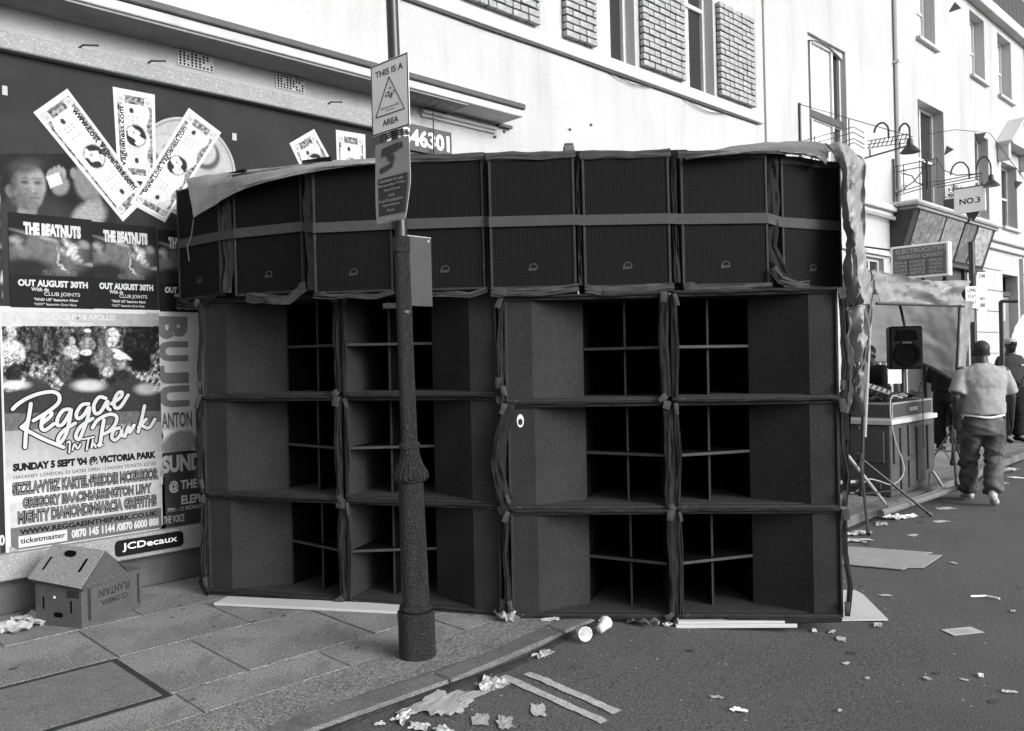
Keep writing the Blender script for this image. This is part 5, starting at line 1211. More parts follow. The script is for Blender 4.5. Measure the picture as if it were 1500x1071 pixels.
# blank plate seen from behind
TL = D(596, 346, 4.50); TR = D(631, 348, 4.62); zb = D(600, 448, 4.5).z; TL.z = TR.z
bk = empty('blank_sign', (TL.x, TL.y, zb), math.atan2((TR-TL).y, (TR-TL).x), 'blank dark back of a square sign plate behind the lamp post shaft', 'sign'); Wb, Hb = (TR-TL).length, TL.z-zb
MB().box(0, Wb, -.002, .002, 0, Hb).build('plate', mat('sign_back', .035, .5, .4, (9, .7), c2=.022), bk, bevel=.0015)
MB().box(-.05, .02, -.016, -.003, Hb*.9, Hb*.96).build('bracket', m_metal, bk); MB().box(-.05, .02, -.016, -.003, Hb*.06, Hb*.12).build('bracket', m_metal, bk)
MB().tube([(Wb*.88, -.004, Hb*.94), (Wb*.88, -.001, Hb*.94)], .006, 8).build('rivet', m_steel, bk)
MB().box(.001, Wb-.001, -.003, -.0021, Hb-.006, Hb-.001).build('edge', m_gpaper, bk)

# ================================================================== CARTON BY THE WALL
m_cpr = mat('carton_print', .022, .8, .2, (30, .7), c2=.04)
ct = empty('fruit_carton', (1.555, 5.47, .105), 0, 'open cardboard fruit carton with hand holes, its lid tipped up, beside the billboard', 'carton')
ct.rotation_euler.z = math.atan2(G(207, 890, .105).y-G(120, 921, .105).y, G(207, 890, .105).x-G(120, 921, .105).x)
P0 = G(120, 921, .105); P1 = G(207, 888, .105); P2 = G(53, 898, .105); ct.location = (P0.x, P0.y, .105)
Lx = (P1-P0).length; yaw_ = math.atan2((P1-P0).y, (P1-P0).x); ct.rotation_euler.z = yaw_
Ly = .36; hC = .245
b = MB(); t_ = .006
b.box(0, Lx, 0, t_, 0, hC); b.box(0, Lx, Ly-t_, Ly, 0, hC); b.box(Lx-t_, Lx, t_, Ly-t_, 0, hC); b.box(t_, Lx-t_, t_, Ly-t_, 0, t_); b.box(0, t_, t_, Ly-t_, 0, hC); b.build('box', m_card, ct)
def capsule_flat(mb, c, hx, hz, plane, d):
    n = 8; pts = []
    r = min(hx, hz)
    for s_ in (1, -1):
        for k in range(n+1):
            a = (-math.pi/2+math.pi*k/n) + (0 if s_ > 0 else math.pi)
            if hx >= hz: p = (s_*(hx-r)+r*math.cos(a), r*math.sin(a))
            else: p = (r*math.cos(a+math.pi/2), s_*(hz-r)+r*math.sin(a+math.pi/2))
            pts.append(p)
    mb.prism([plane(c[0]+p[0], c[1]+p[1]) for p in pts], d)
b = MB(); lf = lambda a, z: Vector((-.0008, a, z))

for (c_, hx, hz) in (((Ly*.82, hC*.55), .007, .038), ((Ly*.22, hC*.5), .007, .038), ((Ly*.5, hC*.28), .036, .015)): b = MB(); capsule_flat(b, c_, hx, hz, lf, (.0006, 0, 0)); b.build('hand_hole', m_hole, ct)
MB().box(-.0008, -.0002, Ly*.04, Ly*.32, hC*.72, hC*.9).build('printed_label', m_cpr, ct); MB().box(-.0012, -.0003, Ly*.55, Ly*.6, hC*.68, hC*.74).build('sticker', m_sign, ct)
for (u_, v_) in ((.10, .15), (.93, .97)): MB().box(Lx*u_, Lx*v_, -.0008, -.0002, .03, hC*.9).build('printed_bar', m_cpr, ct)
b = MB(); text_quad(b, "PLANTAIN", (Lx*.80, -.001, hC*.80), (-Lx*.52, 0, 0), (0, 0, -.05), .03); flat(b, 'lettering', m_cpr, ct); b = MB(); text_quad(b, "CLOMBIA.", (Lx*.76, -.001, hC*.52), (-Lx*.46, 0, 0), (0, 0, -.035), .03); flat(b, 'lettering', m_cpr, ct)
# tipped lid: a tray standing on the box rim
ld = MB(); lx0, lx1 = -.035, .37
T0 = [Vector((-.03, -.03, hC+.0)), Vector((-.03, Ly+.02, hC+.035)), Vector((.16, Ly+.02, hC+.21)), Vector((.16, -.03, hC+.185))]
ld.prism(T0, (-.004, 0, .006)); lid = ld.build('lid', mat('cardboard_lid', .21, .9, .2, (9, .4), (60, .3, .003), c2=.15, speck=[(150, .30, .34), (120, .12, .34)]), ct)
b = MB(); b.prism([T0[0], T0[3], Vector((.30, -.012, hC+.06)), Vector((.36, -.008, hC-.003)), Vector((.0, -.02, hC-.012))], (0, -.004, 0)); b.build('lid_side', m_card, lid)
b = MB(); b.prism([T0[3], T0[2], Vector((.36, Ly+.01, hC+.05)), Vector((.36, -.006, hC+.02))], (0, 0, .004)); b.build('lid_top', m_card, lid)
b = MB(); b.prism([T0[0]+Vector((0, .0, -.004)), T0[1]+Vector((0, 0, -.004)), Vector((.03, Ly, hC-.02)), Vector((.02, .0, hC-.03))], (.003, 0, .0)); b.build('lid_lip', m_card, lid)
b = MB(); b.prism([Vector((.36, -.004, hC)), Vector((Lx, -.002, hC-.002)), Vector((Lx, .2, hC+.02)), Vector((.36, Ly*.9, hC+.04))], (0, 0, .004)); b.build('flap', m_card, ct)
ux = (T0[3]-T0[0]); uy = (T0[1]-T0[0]); nn = uy.cross(ux).normalized()*-1
if nn.x > 0: nn = -nn
b = MB(); lp2 = lambda a, z: T0[0]+uy*a+ux*z+nn*.0075

for (c_, hx, hz) in (((.84, .45), .018, .18), ((.20, .55), .022, .18), ((.55, .78), .11, .085)): b = MB(); capsule_flat(b, c_, hx, hz, lp2, nn*.0006); b.build('hand_hole', m_hole, lid)

# ================================================================== LITTER
def crumple(name, loc, sz, M, label, cat='paper', group=None, amp=.3, asp=.6, rz=None, n=16, lift=0.):
    sz *= .85; amp *= .6
    sd_ = random.uniform(0, 99); rows = []; 
    for j in range(n+1):
        row = []
        for i in range(n+1):
            u, v = i/n-.5, j/n-.5; e = 1+.55*mnoise.noise(Vector((u*3, v*3, sd_)))+.25*mnoise.noise(Vector((u*9, v*9, sd_+2))); z = amp*sz*(.5+mnoise.noise(Vector((u*5, v*5, sd_+5)))+.5*abs(mnoise.noise(Vector((u*11, v*11, sd_)))))
            row.append(Vector((u*sz*e, v*sz*asp*e, max(.001, z*.6)+lift)))
        rows.append(row)
    o = MB().sheet(rows).build(name, M, None, solid=.0012, smooth=True, sharp=28); o.location = loc; o.rotation_euler.z = random.uniform(0, 6.28) if rz is None else rz
    return tag(o, label, cat, group)
def gz(px, py):
    p = G(px, py, .1); 
    if p.y > kerbY(p.x)+.02 and p.y < 6.1: return Vector((p.x, p.y, .106))
    z = .0
    for _ in range(4): q = G(px, py, z+.004); z = roadz(q.x, q.y)
    return Vector((q.x, q.y, z+.005))
random.seed(3)
crumple('crumpled_paper', gz(720, 1004), .17, m_paper, 'white crumpled wrapper at the head of the painted line', amp=.35, asp=.8)
crumple('newspaper_sheet', gz(648, 1028), .34, m_gpaper, 'large torn newspaper sheet in the gutter, right of the kerb', amp=.07, asp=.6, rz=.3, n=14)
crumple('crumpled_paper', gz(670, 1037), .18, m_paper, 'white paper sheet tucked under the right side of the newspaper', amp=.08, asp=.6, rz=.6)
crumple('crumpled_paper', gz(592, 1051), .14, m_paper, 'small white crumpled paper left of the newspaper', amp=.3)
crumple('crumpled_paper', gz(614, 1066), .10, m_paper, 'curled white scrap below the newspaper at the bottom edge', amp=.3); crumple('crumpled_paper', gz(651, 1072), .12, m_paper, 'white scrap at the very bottom edge of the picture', amp=.3)
crumple('crumpled_paper', gz(556, 1062), .05, m_paper, 'tiny white ball of paper, leftmost in the gutter', amp=.5)
crumple('flat_wrapper', gz(788, 1040), .16, m_paper, 'pale flattened wrapper lying across the painted line', amp=.06, asp=.45, rz=.9)
crumple('flat_wrapper', gz(740, 1058), .15, m_gpaper, 'grey flattened rubbish left of the painted lines', amp=.1); crumple('flat_wrapper', gz(704, 1054), .12, m_gpaper, 'grey crushed strip between newspaper and painted lines', amp=.1)
crumple('crumpled_paper', gz(796, 960), .13, m_gpaper, 'crushed grey packet lying against the kerb', amp=.35)
crumple('plastic_bag', gz(742, 905), .26, mat('milky_plastic', .42, .3, .5, (14, .8), c2=.2), 'milky crumpled plastic bag at the foot of the central gap', 'plastic bag', amp=.45, asp=.5)
crumple('plastic_bag', gz(941, 914), .20, mat('dull_plastic', .16, .4, .5, (14, .8)), 'dull crumpled bag stuffed under the right half of the stack', 'plastic bag', amp=.5, asp=.5)
crumple('crumpled_paper', gz(806, 910), .13, m_paper, 'white folded card just right of the central gap under the stack', amp=.2, asp=.5, rz=-.6)
crumple('crumpled_paper', gz(886, 911), .07, m_paper, 'white paper slip hanging below the stack above the fallen cup', amp=.9, asp=.7); crumple('crumpled_paper', gz(978, 916), .07, m_paper, 'small white block of card beside the boards', amp=.5)
def cup(loc, yaw, lab, M, open_=True):
    o = empty('plastic_cup', loc, yaw, lab, 'cup', 'dropped plastic cups'); o.rotation_euler = (R(82), 0, yaw)
    b = MB(); n = 20; P = [(.024, 0), (.026, .03), (.037, .095), (.040, .097), (.0385, .094), (.0345, .09), (.022, .004)]
    vs = []; b.lathe(P, (0, 0, 0), n); b.build('cup_wall', M, o, smooth=True); return o
c1 = gz(853, 936); cup((c1.x, c1.y+.02, c1.z+.038), -.5, 'white plastic cup lying with its mouth to the camera by the kerb', m_sign)
c1 = gz(879, 932); cup((c1.x, c1.y, c1.z+.036), 1.9, 'clear crushed plastic cup beside the white one', m_clear)
# rubbish heap far left
hp = [(12, 925, .30, m_paper, 'white patterned napkin heap at the left edge'), (-4, 902, .22, m_sign, 'white folded card at the left edge above the napkins'), (45, 910, .24, m_paper, 'crumpled white wrapper between the napkins and the carton'), (20, 888, .20, mat('clear_film', .35, .25, .6, (14, .9), c2=.1), 'clear crumpled film at the wall foot'), (45, 898, .14, m_dgpaper, 'dark crumpled packet in the rubbish left of the carton'), (68, 914, .12, m_gpaper, 'thin pale scrap touching the carton corner')]
for (px, py, s_, M, lb) in hp: crumple('litter_piece', gz(px, py), s_, M, lb, 'litter', amp=.42, asp=.7, n=14)
# litter by the booth and on the road
rd = [(1257, 782, .26, 'pale torn card beside the tripod foot', m_paper, .2), (1246, 792, .3, 'white flattened paper right of the stack near the tripod', m_paper, .15), (1315, 760, .34, 'large white crumpled paper on the kerb in front of the table', m_sign, .35), (1292, 768, .2, 'small white sheet left of the large crumpled paper', m_paper, .15), (1386, 745, .22, 'thin white sheet right of the tripod leg', m_paper, .06), (1377, 764, .16, 'white strip lying on the road below the tripod leg', m_paper, .06), (1338, 784, .12, 'narrow white scrap on the road left of the hooked one', m_paper, .08),
      (1446, 698, .30, 'white paper heap left of the road edge behind the walking man', m_sign, .3), (1478, 690, .36, 'white paper heap at the right edge along the kerb', m_paper, .3), (1470, 708, .2, 'thin paper scrap below the right heap', m_paper, .1), (1490, 700, .2, 'paper scrap at the right picture edge', m_sign, .1),
      (1233, 937, .09, 'small white scrap in front of the right corner of the stack', m_paper, .2), (1286, 917, .09, 'white shredded scrap right of the white board', m_paper, .4), (1240, 972, .05, 'tiny white scrap on the open road', m_paper, .3), (1083, 1042, .07, 'white folded scrap in the middle foreground of the road', m_sign, .5), (1085, 1043, .04, 'second fold of the foreground scrap', m_paper, .4), (1359, 995, .05, 'small white scrap right of the road centre', m_paper, .4), (1412, 996, .04, 'thin scrap near the right of the road', m_paper, .2), (1437, 991, .05, 'rightmost of the small scraps in mid road', m_sign, .5), (1484, 896, .05, 'white speck near the right picture edge', m_paper, .4), (1479, 1014, .06, 'small pale scrap low at the right edge', m_paper, .3), (1230, 1042, .03, 'tiny upright paper sliver on the near road', m_paper, .8), (1271, 994, .04, 'faint paper sliver on the road centre', m_gpaper, .3), (1193, 925, .05, 'white lump beside the boards', m_sign, .6), (1219, 926, .06, 'white chip at the right end of the stack', m_paper, .3), (1297, 873, .08, 'small grey scrap right of the white triangle board', m_gpaper, .2), (1397, 825, .08, 'thin white scrap right of the brown card', m_paper, .15), (1049, 1022, .06, 'faint pale scrap on the near road', m_gpaper, .2)]
for (px, py, s_, lb, M, am) in rd:
    if 'second fold' in lb: continue
    crumple('litter_scrap', gz(px, py), s_, M, lb, 'litter', amp=am, asp=.55)
p = gz(1410, 925); o = MB().box(-.10, .10, -.055, .055, 0, .002).build('leaflet', m_paper); o.location = p; o.rotation_euler.z = TH-math.pi/2+.2; tag(o, 'printed leaflet lying flat on the open road', 'leaflet'); MB().box(-.07, .05, -.04, .03, .0021, .0027).build('printed_picture', m_gpaper, o)
p = gz(1422, 875); o = MB().tube([p+Vector((0, 0, .006)), p+right*.10+Vector((0, 0, .006)), p+right*.15-fwd*.07+Vector((0, 0, .006))], .007, 6).build('drinking_straw', m_sign); tag(o, 'bent white drinking straw on the road', 'straw')
# tiny scraps nobody could count
b = MB(); random.seed(21)
for i in range(240):
    if i % 3 == 0: p = G(random.uniform(560, 1000), random.uniform(925, 1068), 0)
    else: p = G(random.uniform(900, 1560), random.uniform(760, 1075), 0)
    if p.y > kerbY(p.x)-.02: continue
    s_ = random.choice((.002, .003, .004, .007)); a = random.uniform(0, 6.28); c, q = math.cos(a)*s_, math.sin(a)*s_
    z = .006+roadz(p.x, p.y); b.poly([Vector((p.x+c, p.y+q, z)), Vector((p.x-q, p.y+c*.6, z+.002)), Vector((p.x-c, p.y-q, z)), Vector((p.x+q, p.y-c*.7, z+.001))])
for i in range(160):
    p = G(random.uniform(0, 860), random.uniform(860, 1070), .1)
    if p.y < kerbY(p.x)+.02 or p.y > 6.05: continue
    s_ = random.choice((.002, .003, .005)); b.poly([Vector((p.x+s_, p.y, .1075)), Vector((p.x, p.y+s_, .1075)), Vector((p.x-s_, p.y, .1075)), Vector((p.x, p.y-s_, .1075))])
o = flat(b, 'paper_crumbs', m_paper, None); o['kind'] = 'stuff'; o['label'] = 'tiny scattered paper crumbs over road and pavement'
# flattened card and white boards right of the stack
def flatcard(pix, z, th, M, name, lb, cat):
    q = G(sum(p[0] for p in pix)/len(pix), sum(p[1] for p in pix)/len(pix), 0); z += roadz(q.x, q.y)+.004
    o = MB().prism([(G(x, y, z)) for x, y in pix], (0, 0, th)).build(name, M); return tag(o, lb, cat)
flatcard([(1225, 800), (1366, 810), (1352, 813), (1380, 814), (1353, 832), (1330, 832), (1322, 835), (1225, 826)], .005, .006, m_cardl, 'flattened_carton', 'flattened brown carton lying on the road right of the stack', 'cardboard')
flatcard([(1225, 866), (1252, 866), (1264, 872), (1301, 909), (1225, 910)], .005, .008, m_board, 'white_board', 'white triangular board end lying at the right corner of the stack', 'board')

# ================================================================== PEOPLE
def hand(b, wrist, fdir, side, palm_n, s=1., curl=.5):
    """palm with four unequal bent fingers and a thumb; fdir = direction of the fingers, palm_n = palm normal, side = towards the thumb"""
    f = Vector(fdir).normalized(); n = Vector(palm_n); n = (n-f*n.dot(f)).normalized(); t = Vector(side); t = (t-f*t.dot(f)-n*t.dot(n)).normalized(); w = Vector(wrist)
    b.capsule(w-f*.01, (.026*s, .019*s), w+f*.075*s, (.040*s, .015*s), 10, t)
    for k, (o_, L) in enumerate(((.030, .070), (.010, .080), (-.010, .074), (-.030, .058))):
        p = w+f*.082*s+t*o_*s; q = p+(f*(1-curl*.25)+n*curl*.5)*L*.5*s; r = q+(f*(1-curl)+n*curl*1.2).normalized()*L*.5*s
        b.capsule(p-f*.02, .0095*s, q, .0088*s, 8); b.capsule(q, .0088*s, r, .0075*s, 8)
    p = w+f*.02*s+t*.03*s; q = p+(f*.6+t*.55+n*.3)*.045*s; b.capsule(p, .014*s, q, .011*s, 8); b.capsule(q, .0108*s, q+(f*.9+n*.35)*.035*s, .009*s, 8)
def person(label, loc, yaw, J, M_top, M_leg, M_shoe, sleeves='short', hat=None, build=1., headrot=0., M_hair=None, extras=None, fold=.008, nod=0.):
    o = empty('person', loc, yaw, label, 'person')
    V = lambda k: Vector(J[k])
    b = MB(); hc = V('head'); Rm = Matrix.Rotation(headrot, 3, 'Z') @ Matrix.Rotation(-nod, 3, 'X')
    hp = lambda x, y, z: hc+Rm @ Vector((x, y, z))
    b.ball(hp(0, -.012, .035), (.078, .098, .09), Rm); b.ball(hp(0, .012, -.03), (.062, .078, .085), Rm); b.ball(hp(0, .05, -.075), (.036, .038, .035), Rm)
    b.capsule(hp(0, .088, .022), .009, hp(0, .108, -.022), .014, 8); b.ball(hp(0, .082, -.058), (.027, .018, .011), Rm)
    b.ball(hp(0, .078, .038), (.056, .016, .011), Rm)
    for s_ in (1, -1): b.ball(hp(.082*s_, -.005, -.005), (.012, .022, .034), Rm)
    nk = V('neck'); b.capsule(hc+Vector((0, -.02, -.05)), (.062, .064), nk+Vector((0, -.01, -.04)), (.068, .064), 12, (1, 0, 0))
    ch = V('chest'); pv_ = V('pelvis')
    b.capsule(ch, (.17*build, .105*build), pv_+Vector((0, 0, .12)), (.145*build, .105*build), 14, (1, 0, 0)); b.capsule(pv_+Vector((0, 0, .1)), (.15, .11), pv_, (.16, .115), 14, (1, 0, 0))
    for s_, t in ((-1, 'L'), (1, 'R')):
        sh, el, wr = V('sh'+t), V('el'+t), V('wr'+t)
        b.capsule(ch+Vector((.05*s_, 0, .08)), .07, sh, .062*build, 10); b.capsule(sh, .058*build, el, .043*build, 12); b.capsule(el, .044*build, wr, .027*build, 12)
        fd = (wr-el).normalized(); fd = Vector(J.get('fd'+t, fd)); hand(b, wr, fd, J.get('th'+t, (0, 1, 0)), J.get('pn'+t, (-s_, 0, 0)), 1.05, .55)
        hi, kn, an, to = V('hi'+t), V('kn'+t), V('an'+t), V('to'+t)
        b.capsule(hi, .085, kn, .055, 12); b.capsule(kn, .055, an, .038, 12); b.capsule(an+Vector((0, 0, -.03)), .036, to, .032, 10)
    body = b.build('body', m_skin, o, smooth=True, remesh=.0085, relax=3)
    e = MB()
    for s_ in (1, -1): e.ball(hp(.031*s_, .082, .014), (.011, .008, .007), Rm, 8, 6)
    e.build('eye', m_hole, o, smooth=True)
    h = MB(); h.ball(hp(0, -.026, .052), (.080, .090, .083), Rm, 20, 12); h.build('hair', M_hair or m_hair, o, smooth=True)
    # shirt
    c = MB(); W1 = J.get('tw', .225)*build; D1 = J.get('td', .145)*build; hem = J.get('hem', pv_.z-.02); top = nk.z
    off = lambda z: pv_.lerp(nk, (z-pv_.z)/(nk.z-pv_.z))
    rings = [(hem, W1*1.0, D1*1.05), (hem+.05, W1*1.03, D1*1.08), (hem+.15, W1*.98, D1*1.03), (hem+.28, W1*1.0, D1), (lerp(hem, top, .72), W1*1.06, D1*.98), (lerp(hem, top, .86), W1*1.0, D1*.85), (lerp(hem, top, .95), W1*.62, D1*.66), (top+.005, .078, .076)]
    c.tube([Vector((off(z).x, off(z).y, z)) for z, _, _ in rings], [(a, d) for _, a, d in rings], 24, True, (1, 0, 0))
    for s_, t in ((-1, 'L'), (1, 'R')):
        sh, el, wr = V('sh'+t), V('el'+t), V('wr'+t)
        if sleeves == 'short': c.capsule(sh+Vector((-.035*s_, 0, -.008)), .082*build, sh.lerp(el, .35), .074*build, 14); c.tube([sh, sh.lerp(el, .4), sh.lerp(el, .84)], [.070*build, .078*build, .086*build], 16)
        else: c.capsule(sh+Vector((-.03*s_, 0, 0)), .082*build, el, .062*build, 14); c.capsule(el, .062*build, el.lerp(wr, .93), .046*build, 14)
    c.build('shirt', M_top, o, smooth=True, remesh=.013, relax=4, wobble=(9, fold))
    # trousers
    c = MB(); wz = J.get('waist', pv_.z+.04)
    c.tube([Vector((pv_.x, pv_.y, wz)), Vector((pv_.x, pv_.y, wz-.1)), Vector((pv_.x, pv_.y, wz-.22))], [(.175*build, .125*build), (.19*build, .14*build), (.185*build, .13*build)], 20, True, (1, 0, 0))
    bg = J.get('bag', 1.)
    for t in ('L', 'R'):
        hi, kn, an = V('hi'+t), V('kn'+t), V('an'+t)
        P_ = [hi+Vector((0, 0, .02)), hi.lerp(kn, .35), hi.lerp(kn, .7), kn, kn.lerp(an, .3), kn.lerp(an, .65), kn.lerp(an, .97)]
        c.tube(P_, [(.10*bg, .11*bg), (.105*bg, .11*bg), (.095*bg, .10*bg), (.088*bg, .095*bg), (.09*bg, .095*bg), (.092*bg, .095*bg), (.088*bg, .095*bg)], 18, True, (1, 0, 0))
    tr = c.build('trousers', M_leg, o, smooth=True, remesh=.014, relax=4)
    for v in tr.data.vertices:
        z = v.co.z; cr = .0
        for (kz, sl, am) in J.get('creases', ()):
            d = (z-kz-sl*v.co.x)/.018; cr += am*math.exp(-d*d)
        v.co += v.normal*(cr+.010*bg*mnoise.noise(Vector((v.co.x*8, v.co.y*8, v.co.z*4)))+.008*bg*math.sin(z*55+6*mnoise.noise(v.co*5))*(1-min(1, z/.9)))
    c = MB()
    for t in ('L', 'R'):
        an, to = V('an'+t), V('to'+t); d = (to-an); d = Vector((d.x, d.y, d.z)).normalized(); up = Vector((0, 0, 1))
        s1 = MB(); hl = an-d*.045+Vector((0, 0, -.055)); s1.capsule(hl, (.040, .034), to+Vector((0, 0, .0)), (.046, .030), 14, (1, 0, 0) if abs(d.x) < .8 else (0, 1, 0)); s1.capsule(an+Vector((0, 0, .0)), .046, hl+d*.02, .042, 12)
        s1.build('shoe', M_shoe, o, smooth=True, remesh=.010, relax=2)
    if hat is not None:
        c = MB(); c.ball(hp(0, -.015, .062), (.090, .108, .072), Rm, 20, 12); c.build('cap', hat, o, smooth=True)
        c = MB(); c.prism([hp(.075*math.cos(a), .07+.085*math.sin(a), .052-.012*math.sin(a)) for a in [math.pi*i/10 for i in range(11)]], Rm @ Vector((0, 0, .008))); c.build('cap_peak', hat, o)
    return o, hp
M1 = G(1443, 738, 0); ya = TH-math.pi/2
# facing away along the street, in mid stride
JW = dict(head=(0, .03, 1.605), neck=(0, 0, 1.50), chest=(0, 0, 1.26), pelvis=(.0, 0, .93), shL=(-.205, 0, 1.405), shR=(.205, 0, 1.405), elL=(-.285, -.06, 1.14), elR=(.30, .05, 1.13), wrL=(-.27, .02, .90), wrR=(.325, .13, .88),
          hiL=(-.10, .0, .88), hiR=(.10, 0, .88), knL=(-.095, .15, .50), knR=(.11, .03, .49), anL=(-.085, .22, .10), anR=(.01, -.20, .145), toL=(-.09, .35, .035), toR=(.06, -.10, .035), tw=.222, td=.16, hem=.955, waist=.95, bag=1.02, creases=((.50, .45, .030), (.43, .45, -.024), (.16, .3, .022), (.11, -.2, .02), (.80, -.35, .012), (.62, -.6, .012)))
pw, hp = person('heavily built man in grey T-shirt and baggy jeans walking away along the road', (M1.x, M1.y, 0), TH-math.pi/2-.18, JW, m_tee, m_jean, m_shoe, build=1.0, M_hair=mat('cropped_hair', .03, .6, .3), fold=.013)
MB().tube([Vector((.199*math.cos(a), .152*math.sin(a), .948-.022*max(0, -math.sin(a))**6)) for a in [2*math.pi*i/32 for i in range(33)]], .012, 6, False).build('undershirt_hem', m_sign, pw, smooth=True)
J0 = dict(head=(0, .02, 1.60), neck=(0, 0, 1.47), chest=(0, 0, 1.24), pelvis=(0, 0, .93), shL=(-.19, 0, 1.38), shR=(.19, 0, 1.38), elL=(-.25, -.02, 1.11), elR=(.25, .0, 1.11), wrL=(-.18, .18, 1.04), wrR=(.17, .2, 1.02),
          hiL=(-.095, 0, .88), hiR=(.095, 0, .88), knL=(-.11, .02, .49), knR=(.12, .01, .49), anL=(-.12, 0, .10), anR=(.13, .0, .10), toL=(-.13, .13, .035), toR=(.15, .13, .035), bag=1.0)
p = G(1482, 648, .1)
pc, hp = person('man in a pale cap and dark polo shirt standing with folded hands, facing the camera', (p.x, p.y, .1), TH-math.pi/2+math.pi+.25, J0, mat('charcoal_polo', .045, .95, .1, (40, .4)), m_dark, m_dark, hat=mat('pale_cap', .4, .9, .1, (30, .3)), nod=-.12)
c = MB(); c.tube([Vector((-.19, .165, 1.045)), Vector((-.175, .185, 1.04))], .034, 12).build('wristwatch', m_sign, pc); MB().box(-.12, -.06, .166, .172, 1.27, 1.29).build('chest_badge', m_paper, pc)
p = G(1508, 642, .1)
person('man in pale shirt with cropped hair, behind the man in the cap', (p.x+.6, p.y+.4, .1), TH-math.pi/2+math.pi, dict(J0, head=(0, .02, 1.63)), m_paper, m_dark, m_dark)
p = D(1388, 650, 12.9)
person('person all in black half hidden behind the back sheet of the booth', (p.x, p.y, .1), TH-math.pi/2-.9, dict(J0), m_dark, m_dark, m_dark, sleeves='long')
p = D(1283, 690, 10.9)
person('disc jockey in dark clothes leaning over the decks behind the tripod pole', (p.x, p.y, .1), TH-math.pi/2+2.2, dict(J0, head=(0, .10, 1.50), neck=(0, .05, 1.38), chest=(0, .03, 1.18), shL=(-.19, .04, 1.30), shR=(.19, .04, 1.30), elL=(-.22, .15, 1.08), elR=(.22, .16, 1.08), wrL=(-.12, .36, 1.06), wrR=(.13, .38, 1.06)), m_dark, m_dark, m_dark, sleeves='long', nod=.3)

# ================================================================== SOUND BOOTH
XB, YB0 = 9.02, 3.56
tb = empty('booth_counter', (XB, YB0, .104), 0, 'waist high dark counter with raised panels carrying the record decks', 'counter')
MB().box(0, 1.25, 0, 1.35, 0, .76).build('counter_body', mat('counter_paint', .05, .8, .3, (5, .8), (50, .5, .01), c2=.09), tb, bevel=.01)
MB().box(-.03, 1.3, -.03, 1.4, .765, .82).build('counter_top', m_corn, tb, bevel=.006)
rp_m = mat('raised_panel', .07, .8, .3, (8, .7), (60, .5, .01), c2=.045)
for (y0, y1, z0, z1) in ((.06, .42, .36, .70), (.48, .72, .50, .72), (.78, 1.05, .5, .72), (.48, .72, .28, .44), (1.1, 1.3, .3, .7), (.1, .9, .08, .16), (.78, 1.0, .28, .42)): MB().box(-.022, -.001, y0, y1, z0, z1).build('raised_panel', rp_m, tb, bevel=.006)
for (x0, x1, z0, z1) in ((.06, .18, .35, .72), (.24, .40, .05, .72), (.46, .62, .40, .74), (.46, .62, .06, .35), (.70, .95, .10, .7), (1.02, 1.2, .2, .7)): MB().box(x0, x1, -.022, -.001, z0, z1).build('raised_panel', rp_m, tb, bevel=.006)
cl = MB()
def case(loc, rz, sx, sy, sz, label, M=m_signd):
    o = empty('flight_case', loc, rz, label, 'flight case'); MB().box(0, sx, 0, sy, 0, sz).build('case_panel', M, o)
    b = MB(); e = .014; q = .003
    for x in (0, sx):
        for y in (0, sy): b.box(x-(q if x == 0 else e), x+(e if x == 0 else q), y-(q if y == 0 else e), y+(e if y == 0 else q), 0, sz)
    for z in (0, sz):
        z0, z1 = (z-q, z+e) if z == 0 else (z-e, z+q)
        for y in (0, sy): b.box(.0, sx, y-(q*1.3 if y == 0 else e), y+(e if y == 0 else q*1.3), z0, z1)
        for x in (0, sx): b.box(x-(q*1.3 if x == 0 else e), x+(e if x == 0 else q*1.3), 0, sy, z0, z1)
    b.build('case_edging', m_steel, o)
    for z in (sz*.5,): MB().box(sx*.4, sx*.6, -.012, -.004, z-.02, z+.02).build('catch', m_steel, o)
    return o
zt_ = .925
case((XB+.06, YB0-.0, zt_), 0, 1.15, .5, .17, 'long flight case with bright metal edges on the right end of the counter')
c_ = case((XB-.01, YB0+.62, zt_), math.pi/2, .55, .5, .13, 'small flight case with a bright front on the left part of the counter', m_gpaper); 
c_ = case((XB-.01, YB0+1.18, zt_), math.pi/2, .30, .5, .13, 'narrow flight case at the left end of the counter, next to the hanging tarpaulin', m_gpaper)
# decks and mixer
def deck(loc, lab):
    o = empty('record_deck', loc, .1, lab, 'record deck'); MB().box(0, .36, 0, .44, 0, .09).build('plinth', m_metal, o, bevel=.008); MB().lathe([(.16, 0), (.165, .012), (.15, .018), (.01, .019)], (.18, .19, .091), 28).build('platter', m_signg, o); MB().tube([(.32, .36, .13), (.32, .20, .125), (.27, .12, .118)], .006, 6).build('tone_arm', m_steel, o)
deck((XB+.04, YB0+.66, zt_+.14), 'record deck on the left part of the counter nearest the tripod pole'); deck((XB+.5, YB0+.85, zt_+.02), 'record deck behind the small flight case')
mx = empty('mixer', (XB+.25, YB0+.12, zt_+.185), .3, 'tilted mixer with rows of pale knobs on the long flight case', 'mixer'); mx.rotation_euler = (.35, -.1, .3)
MB().box(0, .32, 0, .26, 0, .07).build('case', m_metal, mx, bevel=.006); MB().box(.01, .31, .01, .25, .071, .074).build('face', m_signg, mx)
for i in range(6):
    for j in range(4): MB().lathe([(.009, 0), (.007, .014)], (.04+i*.048, .04+j*.055, .075), 8).build('knob', m_metal, mx)
crumple('bundled_clothes', (XB+.35, YB0+.55, zt_+.02), .42, m_dark, 'dark bundled jacket heaped on the counter behind the decks', 'clothes', amp=.5, asp=.7, n=16)
crumple('bundled_clothes', (XB+.75, YB0+.32, zt_+.18), .42, m_paper, 'white bundled cloth heaped on the counter below the monitor speaker', 'clothes', amp=.4, asp=.7, n=16)
